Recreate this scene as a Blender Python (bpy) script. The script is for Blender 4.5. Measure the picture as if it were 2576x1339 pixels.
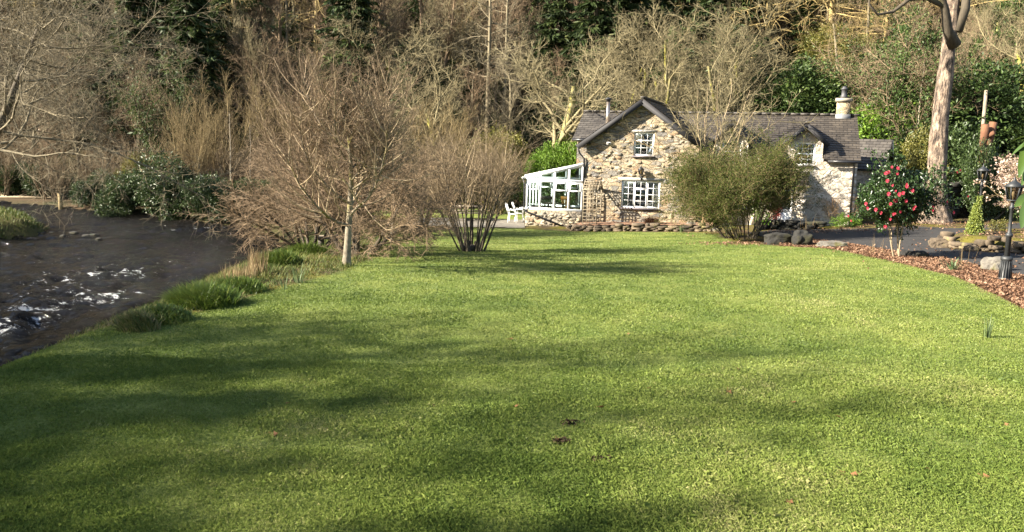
import bpy, bmesh, math, random
import numpy as np
from mathutils import Vector, Matrix, noise as mnoise
from mathutils.geometry import tessellate_polygon

for o in list(bpy.data.objects): bpy.data.objects.remove(o)
SC = bpy.context.scene
COL = SC.collection
PI = math.pi
rad = math.radians

# ------------------------------------------------------------------ camera
CAM = np.array([0.0, 0.0, 3.0]); PITCH = rad(7.0); ROLL = 0.025; FPX = 2000.0
PPU, PPV = 1288.0, 345.0 + FPX * math.tan(PITCH)
_F = np.array([0, math.cos(PITCH), -math.sin(PITCH)]); _U = np.array([0, math.sin(PITCH), math.cos(PITCH)]); _R = np.array([1.0, 0, 0])
CR = math.cos(ROLL) * _R + math.sin(ROLL) * _U
CU = math.cos(ROLL) * _U - math.sin(ROLL) * _R
cd = bpy.data.cameras.new("camera"); cam = bpy.data.objects.new("camera", cd); COL.objects.link(cam)
cam.matrix_world = Matrix(((CR[0], CU[0], -_F[0], CAM[0]), (CR[1], CU[1], -_F[1], CAM[1]), (CR[2], CU[2], -_F[2], CAM[2]), (0, 0, 0, 1)))
cd.sensor_width = 36; cd.lens = 36 * FPX / 2576; cd.shift_y = -(669.5 - PPV) / 2576
cd.clip_start = 0.1; cd.clip_end = 2000
SC.camera = cam

# ------------------------------------------------------------------ light
SUN_EL, SUN_A = rad(29), rad(15)
SDIR = Vector((-math.cos(SUN_EL) * math.cos(SUN_A), -math.cos(SUN_EL) * math.sin(SUN_A), math.sin(SUN_EL)))
W = bpy.data.worlds.new("World"); SC.world = W; W.use_nodes = True
bg = W.node_tree.nodes["Background"]
sky = W.node_tree.nodes.new("ShaderNodeTexSky"); sky.sky_type = 'NISHITA'; sky.sun_disc = False
sky.sun_elevation = SUN_EL; sky.sun_rotation = math.atan2(SDIR.x, SDIR.y) % (2 * PI)
W.node_tree.links.new(sky.outputs[0], bg.inputs[0]); bg.inputs[1].default_value = 0.055
sl = bpy.data.lights.new("sun", 'SUN'); sl.energy = 5.0; sl.angle = rad(0.5); sl.color = (1.0, 0.91, 0.75)
so = bpy.data.objects.new("sun", sl); COL.objects.link(so); so.rotation_euler = SDIR.to_track_quat('Z', 'Y').to_euler()
so.location = (-20, -10, 30)
SC.view_settings.view_transform = 'Standard'; SC.view_settings.look = 'None'
SC.view_settings.exposure = 2.3; SC.view_settings.gamma = 1.0
SC.cycles.max_bounces = 8; SC.cycles.transparent_max_bounces = 16
SC.cycles.use_denoising = True

# ------------------------------------------------------------------ materials
def nd(t, typ, ins=None, **props):
    n = t.nodes.new(typ)
    for k, v in props.items(): setattr(n, k, v)
    for k, v in (ins or {}).items():
        s = n.inputs[k]
        if hasattr(v, 'links'): t.links.new(v, s)
        elif isinstance(v, (tuple, list)) and len(v) == 3 and s.type == 'RGBA': s.default_value = (*v, 1)
        else: s.default_value = v
    return n
def newmat(name):
    m = bpy.data.materials.new(name); m.use_nodes = True; t = m.node_tree
    return m, t, t.nodes["Principled BSDF"]
def ramp(t, fac, stops, interp='LINEAR'):
    r = nd(t, 'ShaderNodeValToRGB', {0: fac}); e = r.color_ramp.elements; r.color_ramp.interpolation = interp
    while len(e) < len(stops): e.new(0.5)
    for i, (p, c) in enumerate(stops):
        e[i].position = p; e[i].color = (*c, 1) if len(c) == 3 else c
    return r.outputs[0]
def mixc(t, fac, a, b, mode='MIX'):
    n = nd(t, 'ShaderNodeMix', data_type='RGBA', blend_type=mode)
    for k, v in ((0, fac), (6, a), (7, b)):
        s = n.inputs[k]
        if hasattr(v, 'links'): t.links.new(v, s)
        else: s.default_value = v if k == 0 else (*v, 1)
    return n.outputs[2]
def math_(t, op, a, b=0.0, c=0.0, clamp=False):
    n = nd(t, 'ShaderNodeMath', operation=op, use_clamp=clamp)
    for i, v in enumerate((a, b, c)):
        if hasattr(v, 'links'): t.links.new(v, n.inputs[i])
        else: n.inputs[i].default_value = v
    return n.outputs[0]
def ocoord(t, scale=(1, 1, 1), which='Object'):
    tc = nd(t, 'ShaderNodeTexCoord'); mp = nd(t, 'ShaderNodeMapping', {0: tc.outputs[which], 3: scale}); return mp.outputs[0]
def noise(t, vec, scale, detail=4, rough=0.55):
    return nd(t, 'ShaderNodeTexNoise', {'Vector': vec, 'Scale': scale, 'Detail': detail, 'Roughness': rough}).outputs[0]
def bump(t, bsdf, h, strength=0.5, dist=0.02):
    b = nd(t, 'ShaderNodeBump', {'Strength': strength, 'Distance': dist, 'Height': h}); t.links.new(b.outputs[0], bsdf.inputs['Normal'])
def attr(t, name):
    return nd(t, 'ShaderNodeAttribute', attribute_name=name).outputs['Fac']

def m_plain(name, c, rough=0.5, metal=0.0, var=0.12, scale=6, bmp=0.0):
    m, t, b = newmat(name); v = ocoord(t)
    n = noise(t, v, scale)
    t.links.new(ramp(t, n, [(0.25, tuple(x * (1 - var) for x in c)), (0.75, tuple(min(1, x * (1 + var)) for x in c))]), b.inputs['Base Color'])
    b.inputs['Roughness'].default_value = rough; b.inputs['Metallic'].default_value = metal
    if bmp: bump(t, b, noise(t, v, scale * 5), bmp, 0.01)
    return m
def m_bark(name, c1, c2, moss=None, mlo=0.5, scale=8, stretch=0.25, bs=0.6):
    m, t, b = newmat(name); v = ocoord(t, (1, 1, stretch))
    n = noise(t, v, scale, 6, 0.65); tn = attr(t, 'tint')
    f = math_(t, 'ADD', math_(t, 'MULTIPLY', n, 0.75), math_(t, 'MULTIPLY', tn, 0.3))
    c = ramp(t, f, [(0.32, c1), (0.72, c2)])
    if moss:
        n2 = noise(t, ocoord(t), 1.7, 5, 0.6)
        c = mixc(t, ramp(t, n2, [(mlo, (0, 0, 0)), (mlo + 0.12, (1, 1, 1))]), c, moss)
    t.links.new(c, b.inputs['Base Color']); b.inputs['Roughness'].default_value = 0.9
    bump(t, b, n, bs, 0.03)
    return m
def m_leaf(name, stops, trans=0.35, rough=0.45, spec=0.5, patch=0.0):
    m, t, b = newmat(name); tn = attr(t, 'tint')
    if patch:
        n = noise(t, nd(t, 'ShaderNodeTexCoord').outputs['Object'], patch, 3)
        tn = math_(t, 'ADD', math_(t, 'MULTIPLY', tn, 0.6), math_(t, 'MULTIPLY', math_(t, 'SUBTRACT', n, 0.3), 1.0), clamp=True)
    c = ramp(t, tn, stops); t.links.new(c, b.inputs['Base Color'])
    b.inputs['Roughness'].default_value = rough; b.inputs['Specular IOR Level'].default_value = spec
    tr = nd(t, 'ShaderNodeBsdfTranslucent', {0: c}); mx = nd(t, 'ShaderNodeMixShader', {0: trans, 1: b.outputs[0], 2: tr.outputs[0]})
    t.links.new(mx.outputs[0], t.nodes['Material Output'].inputs[0])
    return m
def m_glass(name, tint=(0.9, 0.97, 0.95), refl=0.12):
    m, t, b = newmat(name); t.nodes.remove(b)
    tr = nd(t, 'ShaderNodeBsdfTransparent', {0: tint}); gl = nd(t, 'ShaderNodeBsdfGlossy', {0: (1, 1, 1), 'Roughness': 0.02})
    fr = nd(t, 'ShaderNodeFresnel', {0: 1.45}); f = math_(t, 'ADD', math_(t, 'MULTIPLY', fr.outputs[0], 0.9), refl - 0.04, clamp=True)
    t.links.new(nd(t, 'ShaderNodeMixShader', {0: f, 1: tr.outputs[0], 2: gl.outputs[0]}).outputs[0], t.nodes['Material Output'].inputs[0])
    return m
def m_rubble(name, cols, mortar, scale=2.6, zs=2.0, mw=0.07, bs=1.0):
    m, t, b = newmat(name); v0 = ocoord(t)
    nz = nd(t, 'ShaderNodeTexNoise', {'Vector': v0, 'Scale': 2.2, 'Detail': 3})
    off = nd(t, 'ShaderNodeVectorMath', {0: nz.outputs[1], 1: (0.5, 0.5, 0.5)}, operation='SUBTRACT')
    off2 = nd(t, 'ShaderNodeVectorMath', {0: off.outputs[0], 'Scale': 0.35}, operation='SCALE')
    ad = nd(t, 'ShaderNodeVectorMath', {0: v0, 1: off2.outputs[0]}, operation='ADD')
    mp = nd(t, 'ShaderNodeMapping', {0: ad.outputs[0], 3: (1, 1, zs)}).outputs[0]
    vo = nd(t, 'ShaderNodeTexVoronoi', {'Vector': mp, 'Scale': scale, 'Randomness': 1.0})
    ve = nd(t, 'ShaderNodeTexVoronoi', {'Vector': mp, 'Scale': scale, 'Randomness': 1.0}, feature='DISTANCE_TO_EDGE')
    sp = nd(t, 'ShaderNodeSeparateColor', {0: vo.outputs['Color']})
    n = noise(t, v0, 9, 6, 0.65)
    c = ramp(t, sp.outputs[0], [(i / len(cols), k) for i, k in enumerate(cols)], 'CONSTANT')
    c = mixc(t, 0.75, c, ramp(t, n, [(0.25, (0.35, 0.33, 0.3)), (0.7, (1.25, 1.2, 1.15))]), 'MULTIPLY')
    ed = ramp(t, math_(t, 'ADD', ve.outputs['Distance'], math_(t, 'MULTIPLY', math_(t, 'SUBTRACT', n, 0.5), 0.12)), [(mw * 0.4, (0, 0, 0)), (mw * 1.3, (1, 1, 1))])
    t.links.new(mixc(t, ed, mortar, c), b.inputs['Base Color']); b.inputs['Roughness'].default_value = 0.9
    hh = math_(t, 'ADD', math_(t, 'MULTIPLY', ed, math_(t, 'ADD', 0.5, math_(t, 'MULTIPLY', sp.outputs[1], 0.7))), math_(t, 'MULTIPLY', n, 0.7))
    bump(t, b, hh, bs, 0.06)
    return m
def m_slate(name, c1, c2, bw=0.34, rh=0.22):
    m, t, b = newmat(name); uv = nd(t, 'ShaderNodeUVMap').outputs[0]
    br = nd(t, 'ShaderNodeTexBrick', {'Vector': uv, 'Color1': c1, 'Color2': c2, 'Mortar': (0.012, 0.011, 0.012), 'Scale': 1.0, 'Mortar Size': 0.012, 'Bias': 0.0, 'Brick Width': bw, 'Row Height': rh}, offset=0.5)
    n = noise(t, uv, 2.5, 6, 0.7)
    c = mixc(t, 0.8, br.outputs[0], ramp(t, n, [(0.3, (0.6, 0.58, 0.6)), (0.75, (1.4, 1.35, 1.25))]), 'MULTIPLY')
    n2 = noise(t, uv, 9, 3); c = mixc(t, ramp(t, n2, [(0.66, (0, 0, 0)), (0.78, (0.5, 0.5, 0.5))]), c, (0.14, 0.13, 0.105))
    t.links.new(c, b.inputs['Base Color']); b.inputs['Roughness'].default_value = 0.55
    bump(t, b, math_(t, 'SUBTRACT', math_(t, 'MULTIPLY', n, 0.6), br.outputs['Fac']), 0.6, 0.02)
    return m

M = {}
M['rubble'] = m_rubble('rubble_stone', [(.17, .16, .145), (.29, .235, .16), (.22, .2, .17), (.34, .275, .185), (.25, .175, .11), (.29, .255, .2), (.37, .31, .23), (.14, .133, .125), (.31, .26, .19)], (.31, .25, .17), 2.2, 2.7, .055, 1.3)
M['limewash'] = m_rubble('limewashed_stone', [(.5, .46, .4), (.42, .38, .32), (.55, .5, .44), (.36, .32, .27), (.47, .4, .31)], (.52, .47, .4), 2.4, 2.0, 0.06, 0.7)
M['basewall'] = m_rubble('conservatory_base_stone', [(.24, .21, .17), (.33, .28, .2), (.2, .18, .15), (.38, .32, .24), (.27, .2, .13)], (.22, .19, .14), 2.6, 2.0)
M['chimney'] = m_rubble('chimney_stone', [(.3, .23, .13), (.36, .28, .17), (.26, .195, .12), (.38, .31, .2)], (.32, .26, .17), 2.6, 2.2)
M['darkwall'] = m_rubble('shaded_wall_stone', [(.05, .05, .05), (.08, .075, .07), (.06, .055, .05), (.1, .095, .09)], (.03, .03, .03), 2.4, 2.6)
M['slate'] = m_slate('slate_tiles', (.038, .033, .028), (.07, .06, .05))
M['slate_grey'] = m_slate('grey_slate_tiles', (.046, .042, .039), (.084, .077, .07))
M['white'] = m_plain('white_paint', (.82, .82, .82), 0.35, var=0.03)
M['upvc'] = m_plain('white_frame', (.85, .87, .88), 0.25, var=0.02)
M['black'] = m_plain('black_plastic', (.018, .018, .02), 0.35)
M['barge'] = m_plain('dark_painted_board', (.016, .015, .017), 0.75)
M['lead'] = m_plain('lead_flashing', (.15, .15, .155), 0.6)
M['steel'] = m_plain('flue_steel', (.55, .46, .38), 0.28, 0.9)
M['pot'] = m_plain('chimney_pot_clay', (.05, .05, .055), 0.6)
M['capstone'] = m_plain('cap_stone', (.27, .235, .18), 0.9, bmp=0.4)
M['lintel'] = m_plain('lintel_stone', (.25, .24, .22), 0.85, var=0.3, bmp=0.5)
M['sill'] = m_plain('slate_sill', (.09, .075, .085), 0.5)
M['glass'] = m_glass('window_glass', refl=0.05)
M['cglass'] = m_glass('conservatory_glass', (.86, .96, .94), 0.03)
M['curtain'] = m_plain('cream_curtain', (.62, .6, .55), 0.9)
M['redcurtain'] = m_plain('orange_curtain', (.4, .14, .08), 0.9)
M['trellis'] = m_plain('weathered_wood', (.2, .165, .115), 0.85, var=0.3, scale=14)
M['pine_wood'] = m_plain('varnished_pine', (.55, .25, .05), 0.35)
M['darkwood'] = m_plain('dark_wood', (.06, .045, .035), 0.5)
M['greywood'] = m_plain('weathered_grey_timber', (.2, .165, .12), 0.85, var=.3)
M['whitemetal'] = m_plain('white_metal', (.85, .85, .83), 0.35, var=.02)
M['lamp'] = m_plain('dark_lamp_metal', (.022, .024, .026), 0.55, 0.0, var=.3)
M['lampglass'] = m_glass('lamp_glass', (.42, .4, .36), 0.05)
M['bulb'] = m_plain('lamp_bulb', (.7, .55, .35), 0.3)
M['interior'] = m_plain('tiled_floor', (.2, .17, .14), 0.5)
M['rock'] = m_bark('mossy_rock', (.04, .037, .033), (.19, .17, .14), (.075, .068, .017), 0.52, 3, 1.0, 0.8)
M['drystone'] = m_bark('dry_stone', (.02, .014, .009), (.15, .112, .072), (.16, .14, .05), 0.62, 2.5, 1.0, 0.8)
M['darkrock'] = m_bark('shade_darkened_rock', (.004, .004, .0035), (.022, .02, .016), (.02, .019, .006), 0.5, 3, 1.0, 0.8)  # near-black colour stands in for the bush's shade on the boulders
# barks
M['b_birch'] = m_bark('pale_mossy_bark', (.03, .022, .015), (.3, .255, .185), (.13, .115, .016), 0.5, 7, 0.6, 1.0)
M['b_twig'] = m_bark('brown_twig_bark', (.065, .046, .025), (.26, .19, .11))
M['b_red'] = m_bark('red_brown_twig_bark', (.07, .048, .028), (.26, .18, .105))
M['b_grey'] = m_bark('grey_brown_bark', (.06, .05, .03), (.25, .205, .125))
M['b_moss'] = m_bark('lichen_bark', (.09, .075, .03), (.33, .29, .12), (.26, .24, .035), 0.46)
M['b_mosst'] = m_bark('lichen_twig_bark', (.08, .067, .034), (.27, .225, .12))
M['b_ochre'] = m_bark('ochre_twig_bark', (.085, .062, .025), (.25, .185, .085))
M['b_larch'] = m_bark('ochre_larch_bark', (.12, .085, .03), (.36, .27, .11))
M['b_dark'] = m_bark('dark_bark', (.02, .016, .01), (.095, .075, .05), (.06, .055, .018), .58)
m, t, b = newmat('scaly_pale_bark'); v = ocoord(t, (1, 1, .16)); n = noise(t, v, 9, 5, .75); n2 = noise(t, ocoord(t, (1, 1, .6)), 4.5, 4, .7)
c = mixc(t, .85, ramp(t, n, [(.4, (.035, .024, .017)), (.5, (.15, .11, .08)), (.62, (.3, .23, .17))]), ramp(t, n2, [(.38, (.4, .4, .42)), (.5, (1, 1, 1)), (.64, (1.7, 1.65, 1.6))]), 'MULTIPLY')
t.links.new(c, b.inputs['Base Color']); b.inputs['Roughness'].default_value = .9; bump(t, b, math_(t, 'ADD', n, n2), 1.0, .12); M['b_big'] = m
M['b_white'] = m_bark('pale_birch_bark', (.08, .065, .045), (.32, .28, .21), None)
M['b_stump'] = m_bark('sawn_red_wood', (.07, .03, .016), (.19, .085, .042), None, .5, 4, .3, 1.0)
M['b_cream'] = m_bark('cream_smooth_bark', (.16, .12, .07), (.33, .26, .17), None, .5, 5, .5, .3)
M['b_hazel'] = m_bark('orange_brown_bark', (.18, .11, .055), (.36, .24, .13), None, .5, 5, .5, .5)
# leaves
M['l_rhodo'] = m_leaf('glossy_dark_leaf', [(0, (.018, .032, .01)), (.6, (.045, .072, .022)), (1, (.095, .125, .042))], 0.15, 0.42, 0.35)
M['l_camellia'] = m_leaf('camellia_leaf', [(0, (.012, .026, .008)), (.6, (.026, .052, .014)), (1, (.06, .095, .026))], 0.12, 0.36, 0.45)
M['b_shoot'] = m_bark('cream_shoot_bark', (.11, .078, .045), (.44, .34, .21))
M['l_ivy'] = m_leaf('ivy_leaf', [(0, (.022, .04, .012)), (.6, (.052, .085, .022)), (1, (.105, .14, .036))], 0.2, 0.5, 0.25)
M['l_conifer'] = m_leaf('needle', [(0, (.018, .03, .01)), (.6, (.04, .06, .018)), (1, (.09, .105, .03))], 0.2, 0.6, 0.2)
M['l_laurel'] = m_leaf('bright_leaf', [(0, (.06, .11, .015)), (.6, (.12, .21, .025)), (1, (.2, .3, .045))], 0.35, 0.5, 0.25)
M['l_spirea'] = m_leaf('olive_tiny_leaf', [(0, (.03, .032, .01)), (.5, (.056, .073, .015)), (1, (.118, .135, .03))], 0.35, 0.6, 0.2)
M['l_olive'] = m_leaf('yellow_olive_leaf', [(0, (.07, .07, .015)), (.6, (.15, .145, .03)), (1, (.25, .22, .06))], 0.3, 0.5)
M['l_yellow'] = m_leaf('golden_leaf', [(0, (.18, .17, .012)), (1, (.36, .32, .03))], 0.3, 0.5)
M['l_lime'] = m_leaf('lime_leaf', [(0, (.09, .13, .018)), (1, (.25, .28, .06))], 0.35, 0.5)
M['l_big'] = m_leaf('large_glossy_leaf', [(0, (.022, .042, .01)), (1, (.06, .1, .022))], 0.15, 0.25, 0.6)
M['l_red'] = m_leaf('dark_red_leaf', [(0, (.1, .015, .015)), (1, (.3, .05, .04))], 0.3, 0.4)
M['flower'] = m_leaf('pink_red_petal', [(0, (.42, .016, .05)), (1, (.66, .12, .17))], 0.3, 0.5)
M['l_mag'] = m_leaf('pale_pink_petal', [(0, (.25, .16, .12)), (.5, (.36, .26, .2)), (1, (.5, .42, .35))], 0.3, 0.6)
M['grass'] = m_leaf('grass_blade', [(0, (.066, .105, .02)), (.45, (.138, .185, .036)), (.8, (.205, .24, .06)), (1, (.3, .29, .12))], 0.3, 0.5, 0.3)
M['tussock'] = m_leaf('long_grass_blade', [(0, (.035, .065, .008)), (.6, (.085, .135, .018)), (1, (.19, .21, .045))], 0.3, 0.5, 0.3)
M['straw'] = m_leaf('dry_straw', [(0, (.13, .085, .04)), (1, (.36, .27, .15))], 0.3, 0.7, 0.2)
M['bankgrass'] = m_leaf('bank_grass_blade', [(0, (.04, .06, .013)), (.4, (.085, .11, .025)), (.75, (.18, .165, .06)), (1, (.28, .22, .11))], 0.3, 0.6, 0.2)
M['daff'] = m_leaf('bluish_green_blade', [(0, (.055, .095, .035)), (1, (.15, .2, .09))], 0.3, 0.5)
M['litter'] = m_leaf('dead_leaf', [(0, (.06, .03, .018)), (.5, (.19, .105, .062)), (1, (.34, .225, .15))], 0.2, 0.7, 0.2)
M['deadleaf'] = m_leaf('orange_dead_leaf', [(0, (.13, .06, .025)), (1, (.24, .125, .06))], 0.2, 0.7, 0.2)
M['soilbits'] = m_leaf('brown_soil_crumb', [(0, (.03, .021, .012)), (1, (.085, .06, .035))], 0.0, 0.9, 0.1)
M['bracken'] = m_leaf('brown_dead_fronds', [(0, (.035, .018, .01)), (1, (.13, .065, .035))], 0.2, 0.8, 0.2)

# ------------------------------------------------------------------ mesh helpers
class MB:
    def __init__(s): s.v = []; s.f = []; s.t = []; s.n = 0; s.uv = None
    def add(s, v, faces, tint=0.5):
        v = np.asarray(v, float).reshape(-1, 3); k = len(v)
        for f in faces: s.f.append(np.asarray(f, np.int64) + s.n)
        s.v.append(v); s.t.append(np.full(k, tint) if np.isscalar(tint) else np.asarray(tint, float).ravel()); s.n += k
    def stamp(s, d, loc, rz=0.0, sc=(1, 1, 1), dt=0.0):
        v, fs, t = d; c, q = math.cos(rz), math.sin(rz); v = v * np.asarray(sc)
        v = np.stack([v[:, 0] * c - v[:, 1] * q, v[:, 0] * q + v[:, 1] * c, v[:, 2]], 1) + np.asarray(loc)
        s.add(v, fs, np.clip(t + dt, 0, 1))
    def data(s):
        return np.concatenate(s.v), s.f, np.concatenate(s.t)
    def box(s, x0, x1, y0, y1, z0, z1, tint=0.5):
        v = [(x, y, z) for z in (z0, z1) for y in (y0, y1) for x in (x0, x1)]
        s.add(v, [np.array([[0, 2, 3, 1], [4, 5, 7, 6], [0, 1, 5, 4], [2, 6, 7, 3], [0, 4, 6, 2], [1, 3, 7, 5]])], tint)
    def beam(s, p, q, w, h, up=(0, 0, 1), tint=0.5):
        p, q, up = (np.asarray(a, float) for a in (p, q, up)); d = (q - p) / np.linalg.norm(q - p)
        x = np.cross(d, up); x /= np.linalg.norm(x); z = np.cross(x, d); v = []
        for e in (p, q):
            for sx, sz in ((-1, -1), (1, -1), (1, 1), (-1, 1)): v.append(e + x * sx * w / 2 + z * sz * h / 2)
        s.add(v, [np.array([[0, 1, 2, 3], [7, 6, 5, 4], [0, 4, 5, 1], [1, 5, 6, 2], [2, 6, 7, 3], [3, 7, 4, 0]])], tint)
    def tube(s, pts, r, n=8, tint=0.5, caps=True):
        pts = np.asarray(pts, float)[None]; r = np.full(pts.shape[1], r) if np.isscalar(r) else np.asarray(r, float)
        b = s.n; tubes(s, pts, r[None], n, np.array([tint]))
        if caps:
            k = pts.shape[1]
            s.f.append(np.array([[b + i for i in range(n)][::-1]])); s.f.append(np.array([[b + (k - 1) * n + i for i in range(n)]]))
    def lathe(s, prof, n=12, loc=(0, 0, 0), tint=0.5, rot=0.0):
        a = np.arange(n) * 2 * PI / n + rot; v = []
        for r, z in prof: v.append(np.stack([r * np.cos(a) + loc[0], r * np.sin(a) + loc[1], np.full(n, z + loc[2])], 1))
        f = [[i * n + j, i * n + (j + 1) % n, (i + 1) * n + (j + 1) % n, (i + 1) * n + j] for i in range(len(prof) - 1) for j in range(n)]
        b = s.n; s.add(np.concatenate(v), [np.array(f)], tint)
        s.f.append(np.array([[b + j for j in range(n)][::-1]])); s.f.append(np.array([[b + (len(prof) - 1) * n + j for j in range(n)]]))
    def poly(s, pts, tint=0.5):
        s.add(pts, [np.arange(len(pts))[None]], tint)
    def build(s, name, mat, parent=None, smooth=False, uv=None):
        me = bpy.data.meshes.new(name)
        v, fs, t = s.data(); me.vertices.add(len(v)); me.vertices.foreach_set('co', v.astype(np.float32).ravel())
        loops = np.concatenate([f.ravel() for f in fs]); tot = np.concatenate([np.full(len(f), f.shape[1]) for f in fs])
        me.loops.add(len(loops)); me.loops.foreach_set('vertex_index', loops.astype(np.int32))
        me.polygons.add(len(tot)); st = np.concatenate([[0], np.cumsum(tot)[:-1]])
        me.polygons.foreach_set('loop_start', st.astype(np.int32)); me.polygons.foreach_set('loop_total', tot.astype(np.int32))
        if smooth: me.polygons.foreach_set('use_smooth', np.ones(len(tot), bool))
        a = me.attributes.new('tint', 'FLOAT', 'POINT'); a.data.foreach_set('value', t.astype(np.float32))
        if uv is not None:
            l = me.uv_layers.new(name='UVMap'); l.data.foreach_set('uv', np.asarray(uv, np.float32)[loops].ravel())
        me.update(calc_edges=True)
        for m in (mat if isinstance(mat, (list, tuple)) else [mat]): me.materials.append(m)
        o = bpy.data.objects.new(name, me); COL.objects.link(o)
        if parent: o.parent = parent
        return o
def nrm(a): return a / np.maximum(np.linalg.norm(a, axis=-1, keepdims=True), 1e-9)
def tubes(mb, pos, rad_, n, tint):
    N, K, _ = pos.shape; d = nrm(np.gradient(pos, axis=1)); d0 = d[:, 0]
    ref = np.where(np.abs(d0[:, 2:3]) > 0.8, np.array([[1.0, 0.13, 0]]), np.array([[0, 0.1, 1.0]]))
    ref = nrm(ref - d0 * (ref * d0).sum(-1, keepdims=True))[:, None, :]
    u = nrm(ref - d * (ref * d).sum(-1, keepdims=True)); w = np.cross(d, u)
    a = np.arange(n) * 2 * PI / n
    v = pos[:, :, None] + rad_[:, :, None, None] * (np.cos(a)[None, None, :, None] * u[:, :, None] + np.sin(a)[None, None, :, None] * w[:, :, None])
    i = np.arange(N)[:, None, None] * K * n; k = np.arange(K - 1)[None, :, None] * n; j = np.arange(n)[None, None]; j2 = (j + 1) % n
    f = np.stack(np.broadcast_arrays(i + k + j, i + k + j2, i + k + n + j2, i + k + n + j), -1).reshape(-1, 4)
    mb.add(v.reshape(-1, 3), [f], np.repeat(tint, K * n))

def empty(name, loc=(0, 0, 0), rz=0.0, label=None, cat=None, group=None):
    o = bpy.data.objects.new(name, None); COL.objects.link(o); o.location = loc; o.rotation_euler = (0, 0, rz); o.empty_display_size = 0.2
    return tag(o, label, cat, group)
def tag(o, label=None, cat=None, group=None, kind=None):
    for k, v in (('label', label), ('category', cat), ('group', group), ('kind', kind)):
        if v: o[k] = v
    return o
def kids(o): return [c for c in bpy.data.objects if c.parent == o]
def dup(root, loc, rz=0.0, sc=(1, 1, 1), label=None, group=None, ch=None):
    r = root.copy(); COL.objects.link(r); r.location = loc; r.rotation_euler = (0, 0, rz); r.scale = sc
    if label: r['label'] = label
    if group: r['group'] = group
    def rec(a, b):
        for c in kids(a):
            k = c.copy(); COL.objects.link(k); k.parent = b; rec(c, k)
    for c in (ch if ch is not None else [x for x in kids(root) if x is not r]):
        k = c.copy(); COL.objects.link(k); k.parent = r; rec(c, k)
    return r

# value noise
def vn(x, y, seed=0):
    xi, yi = np.floor(x).astype(np.int64), np.floor(y).astype(np.int64); fx, fy = x - xi, y - yi
    fx = fx * fx * (3 - 2 * fx); fy = fy * fy * (3 - 2 * fy)
    def h(a, b):
        k = (a * 374761393 + b * 668265263 + seed * 982451653) & 0xffffffff; k = ((k ^ (k >> 13)) * 1274126177) & 0xffffffff
        return ((k ^ (k >> 16)) & 0xffff) / 65535.0
    return (h(xi, yi) * (1 - fx) + h(xi + 1, yi) * fx) * (1 - fy) + (h(xi, yi + 1) * (1 - fx) + h(xi + 1, yi + 1) * fx) * fy
def fbm(x, y, seed=0, o=4):
    s, a, t = 0, 1, 0
    for i in range(o): s = s + a * vn(x * 2 ** i + 17 * i, y * 2 ** i - 9 * i, seed + i); t += a; a *= 0.5
    return s / t
def ss(a, b, x):
    t = np.clip((x - a) / (b - a), 0, 1); return t * t * (3 - 2 * t)
def inside(poly, x, y):
    c = np.zeros(np.shape(x), bool); n = len(poly)
    for i in range(n):
        (x1, y1), (x2, y2) = poly[i], poly[(i + 1) % n]
        m = (y1 > y) != (y2 > y)
        c ^= m & (x < (x2 - x1) * (y - y1) / ((y2 - y1) if y2 != y1 else 1e-9) + x1)
    return c
def pdist(poly, x, y, closed=True):
    d = np.full(np.shape(x), 1e9); n = len(poly)
    for i in range(n if closed else n - 1):
        (x1, y1), (x2, y2) = poly[i], poly[(i + 1) % n]; dx, dy = x2 - x1, y2 - y1
        t = np.clip(((x - x1) * dx + (y - y1) * dy) / (dx * dx + dy * dy + 1e-12), 0, 1)
        d = np.minimum(d, np.hypot(x - x1 - t * dx, y - y1 - t * dy))
    return d

# ------------------------------------------------------------------ terrain
WZ = -1.6
RIVER = [(-8.5, -14), (-8.4, 8), (-8.2, 14), (-8.6, 19), (-9.2, 25), (-9.6, 30), (-11, 34), (-12.6, 37), (-17.4, 40.5), (-23.6, 43), (-29.8, 46), (-70, 53),
         (-70, 45), (-30, 40.5), (-22.5, 37.6), (-20.3, 35), (-19.6, 33.2), (-21, 30.5), (-24, 25), (-24.5, 10), (-23, -14)]
def hgt(x, y):
    x = np.asarray(x, float); y = np.asarray(y, float)
    drop = np.interp(x, [-12, -5, .5, 3.5, 7, 14, 20, 40], [1.65, 1.65, 1.6, 1.5, 1.3, .95, .6, .4])
    H = .2 - drop * ss(12, 38, y)
    y0 = np.interp(x, [-60, -30, -10, 2, 14, 20, 26, 40], [52, 50, 50, 53, 53, 45, 38, 32]); d = np.maximum(0, y - y0)
    H = H + np.minimum(d * d / (d + 5) * .62, 95) + .25 * ss(2, 12, d) * (fbm(x / 6, y / 6, 5) - .5) * 6
    left = (x < -15) & (y < np.interp(x, [-60, -30, -21], [47, 43, 40]))
    dr = pdist(RIVER, x, y); ins = inside(RIVER, x, y)
    H = np.where(left, -1.05 + .045 * np.minimum(dr, 40) + .15 * fbm(x / 2, y / 2, 3), H)
    e = np.hypot((x - 19) / 4.6, (y - 26.3) / 3.6); H = H + .42 * (1 - ss(.8, 1.0, e))
    H = H + (fbm(x / 1.6, y / 1.6, 9, 3) - .5) * .05
    wb = np.where(left, 1.3, np.where(y > 35, 1.6, 2.7))
    bank = WZ - .2 + (H - WZ + .2) * ss(0, 1, dr / wb) ** .8
    return np.where(ins, WZ - .2 - .5 * np.minimum(1, dr / 2), bank)
def hz(x, y): return float(hgt(np.array([x]), np.array([y]))[0])
def ray(u, v): return _F + (u - PPU) / FPX * CR + (PPV - v) / FPX * CU
def P(u, v, Y):
    d = ray(u, v); return CAM + d * (Y / d[1])
def gp(u, v):
    d = ray(u, v); s = np.arange(3, 140, 0.04); p = CAM[None] + d[None] * s[:, None]
    b = np.nonzero(p[:, 2] <= hgt(p[:, 0], p[:, 1]))[0]
    return p[b[0]] if len(b) else p[-1]
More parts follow.
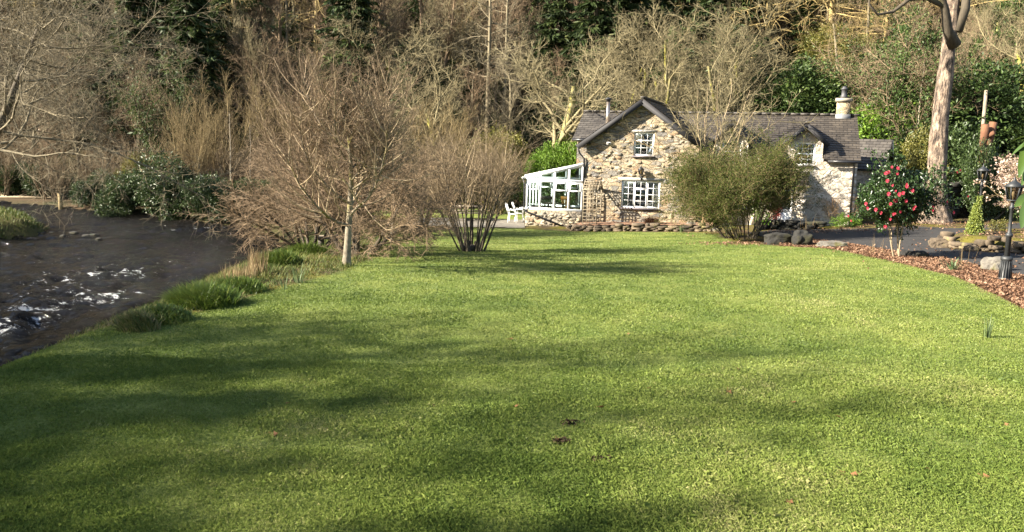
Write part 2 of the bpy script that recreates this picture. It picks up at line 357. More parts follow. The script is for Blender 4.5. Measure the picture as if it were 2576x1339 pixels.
def gxy(u, v): p = gp(u, v); return (p[0], p[1])
def on(x, y, dz=0.0): return (x, y, hz(x, y) + dz)

# ------------------------------------------------------------------ ground areas (plan outlines)
LAWN_EDGE_L = [gxy(*p) for p in ((20, 958), (100, 908), (225, 862), (345, 826), (450, 806), (560, 788), (650, 752), (730, 722), (870, 680), (960, 640), (1040, 598))]
LAWN_BACK = [(-3.6, 36.4), (-2.6, 38.2), (0.3, 38.3), (3.2, 36.9), (8.2, 34.9), (9.2, 33.2)]
LAWN_EDGE_R = [gxy(*p) for p in ((1800, 592), (1860, 612), (1960, 620), (2060, 624), (2130, 634), (2260, 662), (2400, 696), (2500, 742), (2576, 782))]
LAWN_EDGE_L = [(a - .45 * max(0, min(1, (15 - b) / 4)), b) for a, b in LAWN_EDGE_L]
LAWN = [(-8, -8), (-7.4, 3), (-6.8, 7)] + LAWN_EDGE_L + LAWN_BACK + LAWN_EDGE_R + [(9.6, 11.5), (10.5, 8), (12, 2), (12, -8)]
LAWN2 = [(-9, 43.2), (1.2, 42.6), (1.6, 49), (-9, 49)]
LITTER = LAWN_EDGE_R[2:] + [(9.6, 11.5), (12.6, 11.5), (13.2, 14.5)] + [gxy(*p) for p in ((2540, 690), (2480, 676), (2400, 656), (2250, 633), (2120, 612), (2050, 604), (1960, 604))]
DRIVE_NEAR = [gxy(*p) for p in ((1930, 600), (2050, 603), (2120, 613), (2250, 636), (2400, 660), (2480, 678), (2576, 700))]
DRIVE = DRIVE_NEAR + [(16, 16.5), (26, 17), (30, 24), (27, 36.5), (22.3, 36.2), (19.0, 33.6)] + [gxy(*p) for p in ((2300, 571), (2190, 576), (2060, 579), (1940, 581), (1880, 588))]
PATIO = [(-5.0, 39.0), (-2.7, 38.4), (0.6, 38.5), (0.8, 42.4), (-5, 42.6)]
CT = rad(18); CG = np.array([3.5, 38.7, -1.05])      # cottage frame: gable front left corner
def cw(lx, ly, lz=0.0):
    return np.array([CG[0] + lx * math.cos(CT) + ly * math.sin(CT), CG[1] - lx * math.sin(CT) + ly * math.cos(CT), CG[2] + lz])

# ground sheet
def axis(segs):
    out = []
    for a, b, s in segs: out += list(np.arange(a, b, s))
    return np.array(out + [segs[-1][1]])
gx = axis([(-420, -120, 30), (-120, -40, 4), (-40, -12, .6), (-12, 22, .22), (22, 40, .8), (40, 120, 5), (120, 420, 30)])
gy = axis([(-300, -30, 30), (-30, 0, 3), (0, 48, .22), (48, 110, 1.2), (110, 200, 6), (200, 500, 30)])
X, Y = np.meshgrid(gx, gy); x, y = X.ravel(), Y.ravel(); z = hgt(x, y)
mb = MB(); nx, ny = len(gx), len(gy); i = np.arange(ny - 1)[:, None] * nx + np.arange(nx - 1)[None]
mb.add(np.stack([x, y, z], 1), [np.stack([i, i + 1, i + nx + 1, i + nx], -1).reshape(-1, 4)], 0.5)
def mask(poly, soft, x, y, jit=0.0):
    d = pdist(poly, x, y) * np.where(inside(poly, x, y), 1, -1) + jit * (fbm(x * 2.2, y * 2.2, 21, 3) - .5)
    return ss(-soft, soft, d)
lm = np.maximum(mask(LAWN, .12, x, y, .2), mask(LAWN2, .4, x, y, .3)); tm = mask(LITTER, .2, x, y, .5)
dm = np.minimum(pdist(RIVER, x, y), 9); inr = inside(RIVER, x, y)
m, t, b = newmat('ground_soil_and_grass')
v = ocoord(t); la = attr(t, 'lawn'); li = attr(t, 'litter'); hi = attr(t, 'hill'); bk = attr(t, 'bank')
n1 = noise(t, v, 1.1, 5); n2 = noise(t, v, 14, 4, .7); n3 = noise(t, v, .35, 4)
grass = mixc(t, ramp(t, n1, [(.38, (0, 0, 0)), (.66, (1, 1, 1))]), (.085, .12, .026), (.18, .205, .055))
grass = mixc(t, .7, grass, ramp(t, n2, [(.25, (.45, .5, .4)), (.75, (1.35, 1.3, 1.2))]), 'MULTIPLY')
soil = ramp(t, n2, [(.3, (.035, .025, .015)), (.7, (.1, .07, .043))])
mossy = mixc(t, ramp(t, n1, [(.4, (0, 0, 0)), (.6, (1, 1, 1))]), soil, (.1, .088, .015))
hill = mixc(t, ramp(t, n3, [(.38, (0, 0, 0)), (.62, (1, 1, 1))]), (.026, .03, .01), (.07, .048, .027)); hill = mixc(t, .8, hill, ramp(t, n2, [(.2, (.4, .4, .4)), (.8, (1.5, 1.4, 1.3))]), 'MULTIPLY')
bank = mixc(t, n2, (.045, .05, .012), (.12, .1, .04))
lit = ramp(t, n2, [(.3, (.08, .042, .027)), (.5, (.17, .1, .065)), (.72, (.26, .175, .12))])
c = mixc(t, hi, mossy, hill); c = mixc(t, bk, c, bank); c = mixc(t, la, c, grass); c = mixc(t, li, c, lit)
t.links.new(c, b.inputs['Base Color']); b.inputs['Roughness'].default_value = .95; b.inputs['Specular IOR Level'].default_value = .15
bump(t, b, n2, .8, .05)
gr = mb.build('ground', m, smooth=True); tag(gr, kind='structure')
hm = np.maximum(ss(47, 52, y + (np.abs(x) > 24) * 6 + (x < -12) * 3), ((x < -11) & (y > 39)) * 1.0); bm = np.where(inr, .3, (1 - ss(2.2, 3.4, dm))) * np.where((x < -11) & (y > 39), 0, 1)
for nme, arr in (('lawn', lm), ('litter', tm), ('hill', hm), ('bank', bm)):
    a = gr.data.attributes.new(nme, 'FLOAT', 'POINT'); a.data.foreach_set('value', arr.astype(np.float32))

# river
rx = np.arange(-72, -7.9, .16); ry = np.arange(-14, 53.4, .16)
rx = np.concatenate([np.arange(-72, -32, .5), np.arange(-32, -7.9, .13)]); ry = np.concatenate([np.arange(-14, 8, .4), np.arange(8, 54, .13)])
X, Y = np.meshgrid(rx, ry); x, y = X.ravel(), Y.ravel()
def wav(x, y):
    # current runs along y in the near reach
    w = (fbm(x * 1.1, y * .75, 31, 5) - .5) * .34 + (fbm(x * 2.2, y * 2.4, 37, 4) - .5) * .46
    return w
fz = np.zeros(len(x))
for (u, vv, ru, rv, a) in ((265, 690, 130, 26, .8), (270, 750, 90, 20, .9), (45, 780, 60, 20, 1.2), (130, 775, 60, 26, 1.1), (15, 835, 60, 18, 1.3), (80, 808, 70, 26, 1.0), (20, 945, 60, 24, 1.4), (390, 690, 80, 16, .5), (180, 720, 160, 60, .5), (500, 575, 110, 10, .45), (300, 660, 240, 30, .3)):
    p = gp_w = None
    d = ray(u, vv); s = (WZ - CAM[2]) / d[2]; px, py = CAM[0] + d[0] * s, CAM[1] + d[1] * s
    sx = ru / FPX * s; sy = rv / FPX * s * s / 4.6
    fz = np.maximum(fz, a * np.exp(-((x - px) / sx) ** 2 - ((y - py) / sy) ** 2))
zz = WZ + wav(x, y) * (.55 + .9 * np.minimum(fz, 1))
ok = inside([(-72, -14), (-7.2, -14), (-7.0, 14), (-7.2, 22), (-8.0, 30), (-9.6, 36), (-16.5, 42), (-24, 45), (-30, 48), (-72, 56)], x, y).reshape(X.shape)
cell = ok[:-1, :-1] & ok[1:, 1:] & ok[1:, :-1] & ok[:-1, 1:]
nx = len(rx); i = (np.arange(len(ry) - 1)[:, None] * nx + np.arange(nx - 1)[None])[cell]
mb = MB(); used = np.unique(np.stack([i, i + 1, i + nx + 1, i + nx], -1)); mp_ = np.zeros(len(x), np.int64); mp_[used] = np.arange(len(used))
mb.add(np.stack([x, y, zz], 1)[used], [mp_[np.stack([i, i + 1, i + nx + 1, i + nx], -1)]], .5)
m, t, b = newmat('river_water'); v = ocoord(t)
n1 = noise(t, ocoord(t, (.8, 1.3, 1)), 3.2, 7, .78); n2 = noise(t, ocoord(t, (1, .55, 1)), 1.1, 3); n4 = noise(t, ocoord(t, (.75, 1.5, 1)), 3.0, 8, .8)
fo = attr(t, 'foam')
deep = ramp(t, n2, [(.35, (.005, .005, .005)), (.7, (.014, .011, .008))])
th = math_(t, 'SUBTRACT', n4, math_(t, 'SUBTRACT', .65, math_(t, 'MULTIPLY', fo, .13)))
foam_glint = math_(t, 'MULTIPLY', th, 18.0, clamp=True)  # foam, plus sparse white flecks painted in as water glints
t.links.new(mixc(t, foam_glint, deep, (.8, .82, .84)), b.inputs['Base Color'])
t.links.new(math_(t, 'ADD', .06, math_(t, 'MULTIPLY', foam_glint, .6)), b.inputs['Roughness']); b.inputs['IOR'].default_value = 1.33; b.inputs['Specular IOR Level'].default_value = .36
bump(t, b, math_(t, 'ADD', n1, math_(t, 'MULTIPLY', noise(t, ocoord(t, (1, 1.6, 1)), 11, 4, .8), .6)), 1.0, .3)
rv = mb.build('river', m, smooth=True); tag(rv, kind='structure')
a = rv.data.attributes.new('foam', 'FLOAT', 'POINT'); a.data.foreach_set('value', fz[used].astype(np.float32))

def sheet(name, poly, step, dz, mat, cut=None, jit=0.25):
    P_ = np.array(poly); xs = np.arange(P_[:, 0].min() - .3, P_[:, 0].max() + .3, step); ys = np.arange(P_[:, 1].min() - .3, P_[:, 1].max() + .3, step)
    X, Y = np.meshgrid(xs, ys); x, y = X.ravel(), Y.ravel()
    cx, cy = X[:-1, :-1] + step / 2, Y[:-1, :-1] + step / 2
    ok = inside(poly, cx + (fbm(cx * 1.7, cy * 1.7, 41) - .5) * jit, cy + (fbm(cx * 1.7, cy * 1.7, 43) - .5) * jit)
    if cut is not None: ok &= ~cut(cx, cy)
    nx = len(xs); i = (np.arange(len(ys) - 1)[:, None] * nx + np.arange(nx - 1)[None])[ok]
    q = np.stack([i, i + 1, i + nx + 1, i + nx], -1); used = np.unique(q); mp_ = np.zeros(len(x), np.int64); mp_[used] = np.arange(len(used))
    mb = MB(); mb.add(np.stack([x, y, hgt(x, y) + dz], 1)[used], [mp_[q]], .5)
    o = mb.build(name, mat, smooth=True); return tag(o, kind='structure')
m, t, b = newmat('asphalt'); v = ocoord(t); n1 = noise(t, v, .8, 5); n2 = noise(t, v, 30, 3, .7)
c = ramp(t, n1, [(.3, (.012, .0115, .012)), (.7, (.026, .024, .0235))]); c = mixc(t, .6, c, ramp(t, n2, [(.3, (.6, .6, .6)), (.75, (1.5, 1.45, 1.4))]), 'MULTIPLY')
n3 = noise(t, v, 3.5, 5, .7); c = mixc(t, ramp(t, n3, [(.63, (0, 0, 0)), (.75, (.8, .8, .8))]), c, (.05, .038, .024))
t.links.new(c, b.inputs['Base Color']); b.inputs['Roughness'].default_value = .85; bump(t, b, n2, .6, .01)
sheet('driveway', DRIVE, .14, .03, m, lambda x, y: (np.hypot((x - 19) / 4.6, (y - 26.3) / 3.6) < 1.0) | inside(LITTER, x, y))
m, t, b = newmat('patio_gravel'); v = ocoord(t); n1 = noise(t, v, 2, 5); n2 = noise(t, v, 25, 3, .7)
c = mixc(t, .7, ramp(t, n1, [(.3, (.09, .08, .068)), (.7, (.18, .16, .13))]), ramp(t, n2, [(.3, (.6, .6, .6)), (.75, (1.4, 1.4, 1.35))]), 'MULTIPLY')
t.links.new(c, b.inputs['Base Color']); b.inputs['Roughness'].default_value = .9
sheet('patio', PATIO, .16, .025, m)

# ------------------------------------------------------------------ grass blades
R = np.random.default_rng(7)
def blades(mb, x, y, z, h, w, lean, tint, az=None):
    n = len(x); a = R.uniform(0, 2 * PI, n) if az is None else az; fa = R.uniform(0, 2 * PI, n)
    ux, uy = np.cos(fa) * w / 2, np.sin(fa) * w / 2; dx, dy = np.cos(a) * h * np.sin(lean), np.sin(a) * h * np.sin(lean)
    z0 = z - .006
    v = np.stack([np.stack([x - ux, y - uy, z0], 1), np.stack([x + ux, y + uy, z0], 1), np.stack([x + dx * .4 + ux * .7, y + dy * .4 + uy * .7, z0 + h * .58], 1), np.stack([x + dx, y + dy, z0 + h * np.cos(lean)], 1)], 1)
    i = np.arange(n)[:, None] * 4
    mb.add(v.reshape(-1, 3), [np.concatenate([i + [[0, 1, 2]], i + [[0, 2, 3]]])], np.repeat(tint, 4))
def arc_blades(mb, x, y, z, h, w, az, lean0, lean1, tint, S=4):
    # long arching blades, S segments
    n = len(x); fa = az + PI / 2; p = np.stack([x, y, z], 1); V = []
    for k in range(S + 1):
        l = lean0 + (lean1 - lean0) * k / S; ww = w / 2 * (1 - (k / S) ** 2 * .93)
        sd = np.stack([np.cos(fa) * ww, np.sin(fa) * ww, 0 * ww], 1); V += [p - sd, p + sd]
        p = p + np.stack([np.cos(az) * np.sin(l), np.sin(az) * np.sin(l), np.cos(l)], 1) * (h / S)[:, None]
    v = np.stack(V, 1); m_ = 2 * (S + 1); i = np.arange(n)[:, None] * m_
    f = np.concatenate([i + [[2 * k, 2 * k + 1, 2 * k + 3, 2 * k + 2]] for k in range(S)])
    mb.add(v.reshape(-1, 3), [f], np.repeat(tint, m_))
def scatter(poly, n, xr, yr):
    x = R.uniform(*xr, n); y = R.uniform(*yr, n); k = inside(poly, x, y); return x[k], y[k]
def lawn_tint(x, y, n):
    return np.clip(.42 + 1.0 * (fbm(x * .55, y * .55, 51, 4) - .5) + .45 * (fbm(x * .16, y * .16, 50, 2) - .5) + .5 * (fbm(x * 3, y * 3, 53, 3) - .5) + R.normal(0, .16, n), 0, 1)
GB = MB()
for (y0, y1, dens, w, hh) in ((4.6, 6.8, 12000, .0024, .038), (6.8, 9.5, 6500, .0034, .037), (9.5, 14, 2800, .0054, .034), (14, 20, 1400, .0085, .032), (20, 28, 620, .0135, .032), (28, 39, 180, .024, .034)):
    xl, xr_ = max(-7, -.72 * y1 - .6), min(11, .72 * y1 + .6)
    x, y = scatter(LAWN, int(dens * (y1 - y0) * (xr_ - xl)), (xl, xr_), (y0, y1)); n = len(x)
    k = np.clip(.5 + 1.0 * fbm(x * 2.2, y * 2.2, 57, 3), .5, 1.4)
    h = hh * k * R.uniform(.6, 1.35, n); lg = R.random(n) < .004; h = np.where(lg, h * 1.8, h)
    blades(GB, x, y, hgt(x, y), h, w * R.uniform(.7, 1.2, n), np.abs(R.normal(.62, .33, n)), lawn_tint(x, y, n))
tag(GB.build('grass', M['grass']), 'short mown lawn grass with moss patches and long shadows', 'grass', kind='stuff')
# rough grass of the river bank
BB = MB()
x = R.uniform(-9.4, -3.2, 90000); y = R.uniform(4, 37, 90000)
d = pdist(RIVER, x, y); k = (~inside(RIVER, x, y)) & (~inside(LAWN, x, y)) & (x < -2.6) & (d > .25)
k &= R.random(len(x)) < np.interp(y, [4, 10, 12, 20, 37], [.3, .5, 1, .8, .5]); x, y = x[k], y[k]; n = len(x)
tt = np.clip(.36 + 1.0 * (fbm(x * .9, y * .9, 61, 3) - .5) + R.normal(0, .2, n), 0, 1)
pn = fbm(x * .8, y * .8, 63, 3)
arc_blades(BB, x, y, hgt(x, y) - .01, (.06 + .22 * np.maximum(0, pn - .3) * ss(8, 13, y)) * R.uniform(.5, 1.4, n), R.uniform(.009, .018, n), R.uniform(0, 2 * PI, n), R.uniform(.1, .7, n), R.uniform(.8, 1.8, n), tt, 3)
x = R.uniform(-36, -19, 30000); y = R.uniform(22, 43, 30000); k = (~inside(RIVER, x, y)) & (pdist(RIVER, x, y) < 7) & (y < np.interp(x, [-60, -30, -21], [47, 43, 40])); x, y = x[k], y[k]; n = len(x)
arc_blades(BB, x, y, hgt(x, y) - .01, R.uniform(.12, .3, n), R.uniform(.02, .04, n), R.uniform(0, 2 * PI, n), R.uniform(.1, .7, n), R.uniform(.8, 1.6, n), np.clip(R.normal(.3, .2, n), 0, 1), 3)
tag(BB.build('bank_grass', M['bankgrass']), 'rough yellowish grass along the river banks', 'grass', kind='stuff')
# back lawn strip
# dead leaves: litter
def flat_leaves(mb, x, y, z, s, tint, tilt=.5):
    n = len(x); a = R.uniform(0, 2 * PI, n); tx = R.normal(0, tilt, n); ty = R.normal(0, tilt, n)
    u = np.stack([np.cos(a), np.sin(a), tx], 1) * s[:, None] / 2; w = np.stack([-np.sin(a), np.cos(a), ty], 1) * s[:, None] * .32
    c = np.stack([x, y, z], 1); v = np.stack([c - u, c - w * .9 + [0, 0, .01], c + u, c + w + [0, 0, .012]], 1)
    i = np.arange(n)[:, None] * 4; mb.add(v.reshape(-1, 3), [i + [[0, 1, 2, 3]]], np.repeat(tint, 4))
LL = MB()
Lp = np.array(LITTER); x, y = scatter(LITTER, 70000, (Lp[:, 0].min(), Lp[:, 0].max()), (Lp[:, 1].min(), Lp[:, 1].max())); n = len(x)
flat_leaves(LL, x, y, hgt(x, y) + R.uniform(.005, .05, n) * (.4 + fbm(x * 1.5, y * 1.5, 3)), R.uniform(.03, .085, n), np.clip(R.normal(.45, .25, n) + .6 * (fbm(x * 2, y * 2, 8) - .5), 0, 1), .6)
for (cx, cy, sx, sy, k, dz) in ((8.1, 28.7, .8, .4, 350, 0), (19.5, 36, 1.8, 1.0, 900, 0), (19.8, 25.2, 2.8, 1.8, 2500, 0), (13, 34, 2.5, .6, 700, 0), (14.5, 20.8, 2.2, 1.0, 320, 0), (14, 25, 3, 2.5, 160, 0)):
    x = R.normal(cx, sx, k); y = R.normal(cy, sy, k); flat_leaves(LL, x, y, hgt(x, y) + R.uniform(.03, .08, k), R.uniform(.05, .1, k), R.random(k), .5)
tag(LL.build('leaf_litter', M['litter']), 'orange brown dead leaf mulch in the border beside the driveway', 'dead leaves', kind='stuff')

# ------------------------------------------------------------------ cottage
def tess(mb, outer, holes, fn):
    loops = [[Vector((a, b, 0)) for a, b in l] for l in [outer] + holes]
    tri = tess_fix(tessellate_polygon(loops), loops)
    pts = [fn(a, b) for l in [outer] + holes for a, b in l]
    mb.add(pts, [np.array(tri)])
def tess_fix(tris, loops): return [tuple(t) for t in tris]
def reveal(mb, x0, x1, z0, z1, fn, dp):
    for (a, b), (c, d) in (((x0, z0), (x1, z0)), ((x1, z0), (x1, z1)), ((x1, z1), (x0, z1)), ((x0, z1), (x0, z0))):
        p, q = np.array(fn(a, b)), np.array(fn(c, d)); o = np.array([0, dp, 0]); mb.add([p, q, q + o, p + o], [np.array([[0, 1, 2, 3]])])
def slope(name, parent, A, B, C, D, mat, th=.1, rows=.2, lift=.035):
    # A,B eave corners, C,D ridge corners (B->C, A->D up the slope)
    A, B, C, D = (np.array(p, float) for p in (A, B, C, D)); n = np.cross(B - A, D - A); n /= np.linalg.norm(n)
    if n[2] < 0: n = -n
    L = np.linalg.norm(D - A); k = max(2, int(L / rows)); wlen = np.linalg.norm(B - A); mb = MB(); uv = []; uo = A[0]
    for i in range(k):
        a, b = i / k, min(1, (i + 1) / k + .02)
        for (s0, l0, s1, l1) in ((a, lift, b, .0), (a, -.0, a, lift)):
            mb.add([A + (D - A) * s0 + n * l0, B + (C - B) * s0 + n * l0, B + (C - B) * s1 + n * l1, A + (D - A) * s1 + n * l1], [np.array([[0, 1, 2, 3]])])
            u0 = np.dot((D - A) * s0, (B - A)) / wlen; u1 = np.dot((D - A) * s1, (B - A)) / wlen
            w0 = u0 + np.linalg.norm((B - A) + ((C - B) - (D - A)) * s0); w1 = u1 + np.linalg.norm((B - A) + ((C - B) - (D - A)) * s1)
            vv = .22 * i
            uv += [(u0 + uo, vv + .01), (w0 + uo, vv + .01), (w1 + uo, vv + .21), (u1 + uo, vv + .21)]
    lo = [p - n * th for p in (A, B, C, D)]
    mb.add(lo, [np.array([[3, 2, 1, 0]])]); uv += [(0, 0)] * 4
    for p, q, r, s in ((A, B, lo[1], lo[0]), (B, C, lo[2], lo[1]), (C, D, lo[3], lo[2]), (D, A, lo[0], lo[3])):
        mb.add([p, q, r, s], [np.array([[3, 2, 1, 0]])]); uv += [(.1, .1)] * 4
    return mb.build(name, mat, parent, uv=np.array(uv))

cot = empty('cottage', tuple(CG), -CT, 'two storey rubble stone cottage with slate roof, white sash windows and gabled dormers', 'house')
GW = 5.32; GA = 5.87; GE = 3.93
front = lambda a, b: (a, 0.0, b)
win_up, win_lo = (2.28, 3.24, 3.31, 4.43), (1.78, 3.62, .83, 2.14)
rect = lambda w: [(w[0], w[2]), (w[1], w[2]), (w[1], w[3]), (w[0], w[3])]
mb = MB()
tess(mb, [(0, -.5), (GW, -.5), (GW, GE), (GW / 2, GA), (0, GE)], [rect(win_up), rect(win_lo)], front)
for w in (win_up, win_lo): reveal(mb, *w, front, .16)
mb.add([(0, 0, -.5), (0, 8, -.5), (0, 8, GE), (0, 0, GE)], [np.array([[3, 2, 1, 0]])])
mb.add([(GW, 0, -.5), (GW, 1.5, -.5), (GW, 1.5, GE), (GW, 0, GE)], [np.array([[0, 1, 2, 3]])])
# a few proud stones so the wall face is not a flat sheet
rs = np.random.default_rng(3)
for i in range(330):
    cx, cz = rs.uniform(.15, GW - .15), rs.uniform(-.1, 5.6)
    sx, sz = rs.uniform(.08, .24), rs.uniform(.05, .12)
    if cz + sz > GA - .1 - .73 * abs(cx - GW / 2): continue
    if any(w[0] - .05 - sx < cx < w[1] + .05 + sx and w[2] - .1 - sz < cz < w[3] + .12 + sz for w in (win_up, win_lo)): continue
    k = 7; a = np.arange(k) * 2 * PI / k + rs.uniform(0, 1); rr = rs.uniform(.75, 1.1, k); dpt = rs.uniform(.015, .05)
    o_ = np.stack([cx + sx * rr * np.cos(a), np.full(k, 0.0), cz + sz * rr * np.sin(a)], 1); i_ = np.stack([cx + sx * .8 * rr * np.cos(a), np.full(k, -dpt), cz + sz * .8 * rr * np.sin(a)], 1)
    mb.add(np.concatenate([o_, i_]), [np.array([[j, (j + 1) % k, k + (j + 1) % k, k + j] for j in range(k)]), np.array([[k + j for j in range(k)]])])
mb.build('gable_wall', M['rubble'], cot)
wf = lambda a, b: (a, 1.5, b)
WL, WH = 12.25, 3.42; DC = (6.7, 10.0)
dw = [(c - .44, c + .44, 3.08, 4.14) for c in DC]
drk = (5.5, 6.5, -.3, 1.95); lowwin = (6.95, 7.85, .9, 2.05)
out = [(GW, -.5), (WL, -.5), (WL, WH)]
for c in reversed(DC): out += [(c + .76, WH), (c + .76, 4.15), (c, 4.88), (c - .76, 4.15), (c - .76, WH)]
out += [(GW, WH)]
mb = MB(); tess(mb, out, [rect(w) for w in dw] + [rect(drk), rect(lowwin)], wf)
for w in dw + [lowwin]: reveal(mb, *w, wf, .14)
reveal(mb, *drk, wf, .5)
for c in DC:
    for s in (-1, 1):
        xx = c + s * .76; mb.add([(xx, 1.5, WH), (xx, 2.9, WH), (xx, 2.9, 4.2), (xx, 1.5, 4.2)], [np.array([[0, 1, 2, 3]])])
# end and back walls
mb.add([(WL, 1.5, -.5), (WL, 7.9, -.5), (WL, 7.9, 3.4), (WL, 4.7, 5.35), (WL, 1.5, 3.4)], [np.array([[0, 1, 2, 3, 4]])])
mb.add([(-1.1, 7.9, -.5), (WL, 7.9, -.5), (WL, 7.9, 3.4), (-1.1, 7.9, 3.4)], [np.array([[3, 2, 1, 0]])])
rs = np.random.default_rng(5)
for i in range(12):
    z0 = -.3 + i * .31; l_ = .42 if i % 2 else .26; mb.box(WL - l_, WL + .02, 1.475, 1.5 + .68 - l_, z0, z0 + .29)
mb.build('wing_wall', M['limewash'], cot)
mb = MB(); mb.add([(-1.1, 2.6, -.5), (0, 2.6, -.5), (0, 2.6, 4.1), (-1.1, 2.6, 4.1)], [np.array([[0, 1, 2, 3]])])
mb.add([(-1.1, 2.6, -.5), (-1.1, 7.9, -.5), (-1.1, 7.9, 3.4), (-1.1, 4.7, 5.35), (-1.1, 2.6, 4.1)], [np.array([[4, 3, 2, 1, 0]])])
mb.build('rear_wall', M['rubble'], cot)
# roofs
RZ, RY, SL = 5.49, 4.7, .61
zr = lambda y: RZ - SL * (RY - y)
for a, b, e in ((2.66, 5.9, 1.22), (5.9, 7.5, 1.85), (7.5, 9.2, 1.22), (9.2, 10.8, 1.85), (10.8, 12.38, 1.22)):
    slope('roof', cot, (a, e, zr(e)), (b, e, zr(e)), (b, RY, RZ), (a, RY, RZ), M['slate'])
slope('roof', cot, (-1.28, 2.35, zr(2.35)), (2.66, 2.35, zr(2.35)), (2.66, RY, RZ), (-1.28, RY, RZ), M['slate_grey'])
slope('roof', cot, (12.38, 8.2, zr(1.2)), (-1.28, 8.2, zr(1.2)), (-1.28, RY, RZ), (12.38, RY, RZ), M['slate'])
AZ = 6.0; gz = lambda x: AZ - .735 * abs(x - GW / 2)
rg = slope('roof', cot, (-.34, 8.3, gz(-.34)), (-.34, -.36, gz(-.34)), (GW / 2, -.36, AZ), (GW / 2, 8.3, AZ), M['slate'])
slope('roof', cot, (GW + .34, -.36, gz(-.34)), (GW + .34, 8.3, gz(-.34)), (GW / 2, 8.3, AZ), (GW / 2, -.36, AZ), M['slate'])
def ridge(par, pts, w, h):
    mb = MB()
    for p, q in pts: mb.beam(p, q, w, h)
    mb.build('ridge_tiles', M['slate'], par, uv=np.random.default_rng(1).uniform(0, 3, (mb.n, 2)))
ridge(cot, [((x0 + .004, RY, RZ + .05), (x0 + .456, RY, RZ + .05 + rs.uniform(-.01, .01))) for x0 in np.arange(-1.28, 12.3, .46)], .24, .1)
ridge(cot, [((GW / 2, y0 + .004, AZ + .04), (GW / 2, y0 + .456, AZ + .04)) for y0 in np.arange(-.36, 8.2, .46)], .22, .09)
for s in (-1, 1):
    mb = MB(); x1 = GW / 2 + s * (GW / 2 + .36)
    mb.beam((GW / 2, -.385, AZ - .17), (x1, -.385, gz(x1) - .15), .04, .24, (0, 0, 1)); mb.build('bargeboard', M['barge'], cot)
for xx in (.9, .1, 4.4): mb = MB(); mb.box(xx, xx + .09, -.3, .0, gz(xx) - .34, gz(xx) - .2); mb.build('purlin_end', M['barge'], cot)
for c in DC:
    f = empty('dormer', (0, 0, 0)); f.parent = cot
    ridge(f, [((c, y0 + .004, 5.06), (c, y0 + .396, 5.06)) for y0 in np.arange(1.12, 3.9, .4)], .18, .08)
    for s in (-1, 1):
        A, D = (c + s * .95, 1.1, 4.12), (c, 1.1, 5.02); B_, C_ = (c + s * .95, 2.5, 4.12), (c, 3.96, 5.02)
        slope('dormer_roof', f, *((A, B_, C_, D) if s > 0 else (B_, A, D, C_)), M['slate'], .06)
        mb = MB(); mb.beam((c, 1.075, 4.9), (c + s * .97, 1.075, 4.0), .035, .2); mb.build('bargeboard', M['barge'], f)
# gutters, pipes
def part_tube(name, pts, r, mat, par):
    mb = MB(); mb.tube(pts, r, 8); return mb.build(name, mat, par, smooth=True)
ge_ = zr(1.22) - .06
for pts in ([(10.98, 1.14, ge_), (12.42, 1.14, ge_)], [(7.7, 1.14, ge_), (9.02, 1.14, ge_)], [(-1.3, 2.28, zr(2.35) - .06), (-.2, 2.28, zr(2.35) - .06)],
            [(-.4, -.36, gz(-.34) - .08), (-.4, 7, gz(-.34) - .08)], [(GW + .4, -.36, gz(-.34) - .08), (GW + .4, 1.2, gz(-.34) - .08)]): part_tube('gutter', pts, .062, M['black'], cot)
part_tube('downpipe', [(-.4, -.2, gz(-.34) - .1), (-.3, -.12, 3.35), (-.075, -.07, 3.1), (-.075, -.07, -.35)], .045, M['black'], cot)
part_tube('downpipe', [(12.1, 1.14, 3.3), (12.12, 1.3, 3.1), (12.12, 1.42, 2.95), (12.12, 1.42, -.3)], .045, M['black'], cot)
# chimney and flue
ch = MB(); ch.box(11.42, 12.02, 4.44, 4.96, 4.9, 6.17); cho = ch.build('chimney', M['chimney'], cot)
mb = MB(); mb.box(11.35, 12.09, 4.37, 5.03, 6.17, 6.33); mb.build('chimney_cap', M['capstone'], cho)
mb = MB(); mb.lathe([(.17, 6.33), (.16, 6.45), (.13, 6.5), (.125, 6.75), (.16, 6.76), (.16, 6.8), (.1, 6.84), (.1, 6.9)], 14, (11.72, 4.7, 0)); mb.build('chimney_pot', M['pot'], cho, smooth=True)
mb = MB(); mb.box(11.38, 12.06, 4.4, 5.0, 5.2, 5.55); mb.build('flashing', M['lead'], cho)
mb = MB(); mb.tube([(.34, 3.2, 4.4), (.34, 3.2, 6.0)], .1, 16); fl = mb.build('flue', M['steel'], cot, smooth=True)
mb = MB(); mb.lathe([(.11, 5.98), (.11, 6.1), (.19, 6.1), (.19, 6.13), (.06, 6.2)], 16, (.34, 3.2, 0)); mb.build('flue_cowl', M['black'], fl)
mb = MB(); mb.tube([(1.75, 3.9, 5.0), (1.75, 3.9, 5.95)], .06, 10); mb.build('vent_pipe', M['white'], cot)
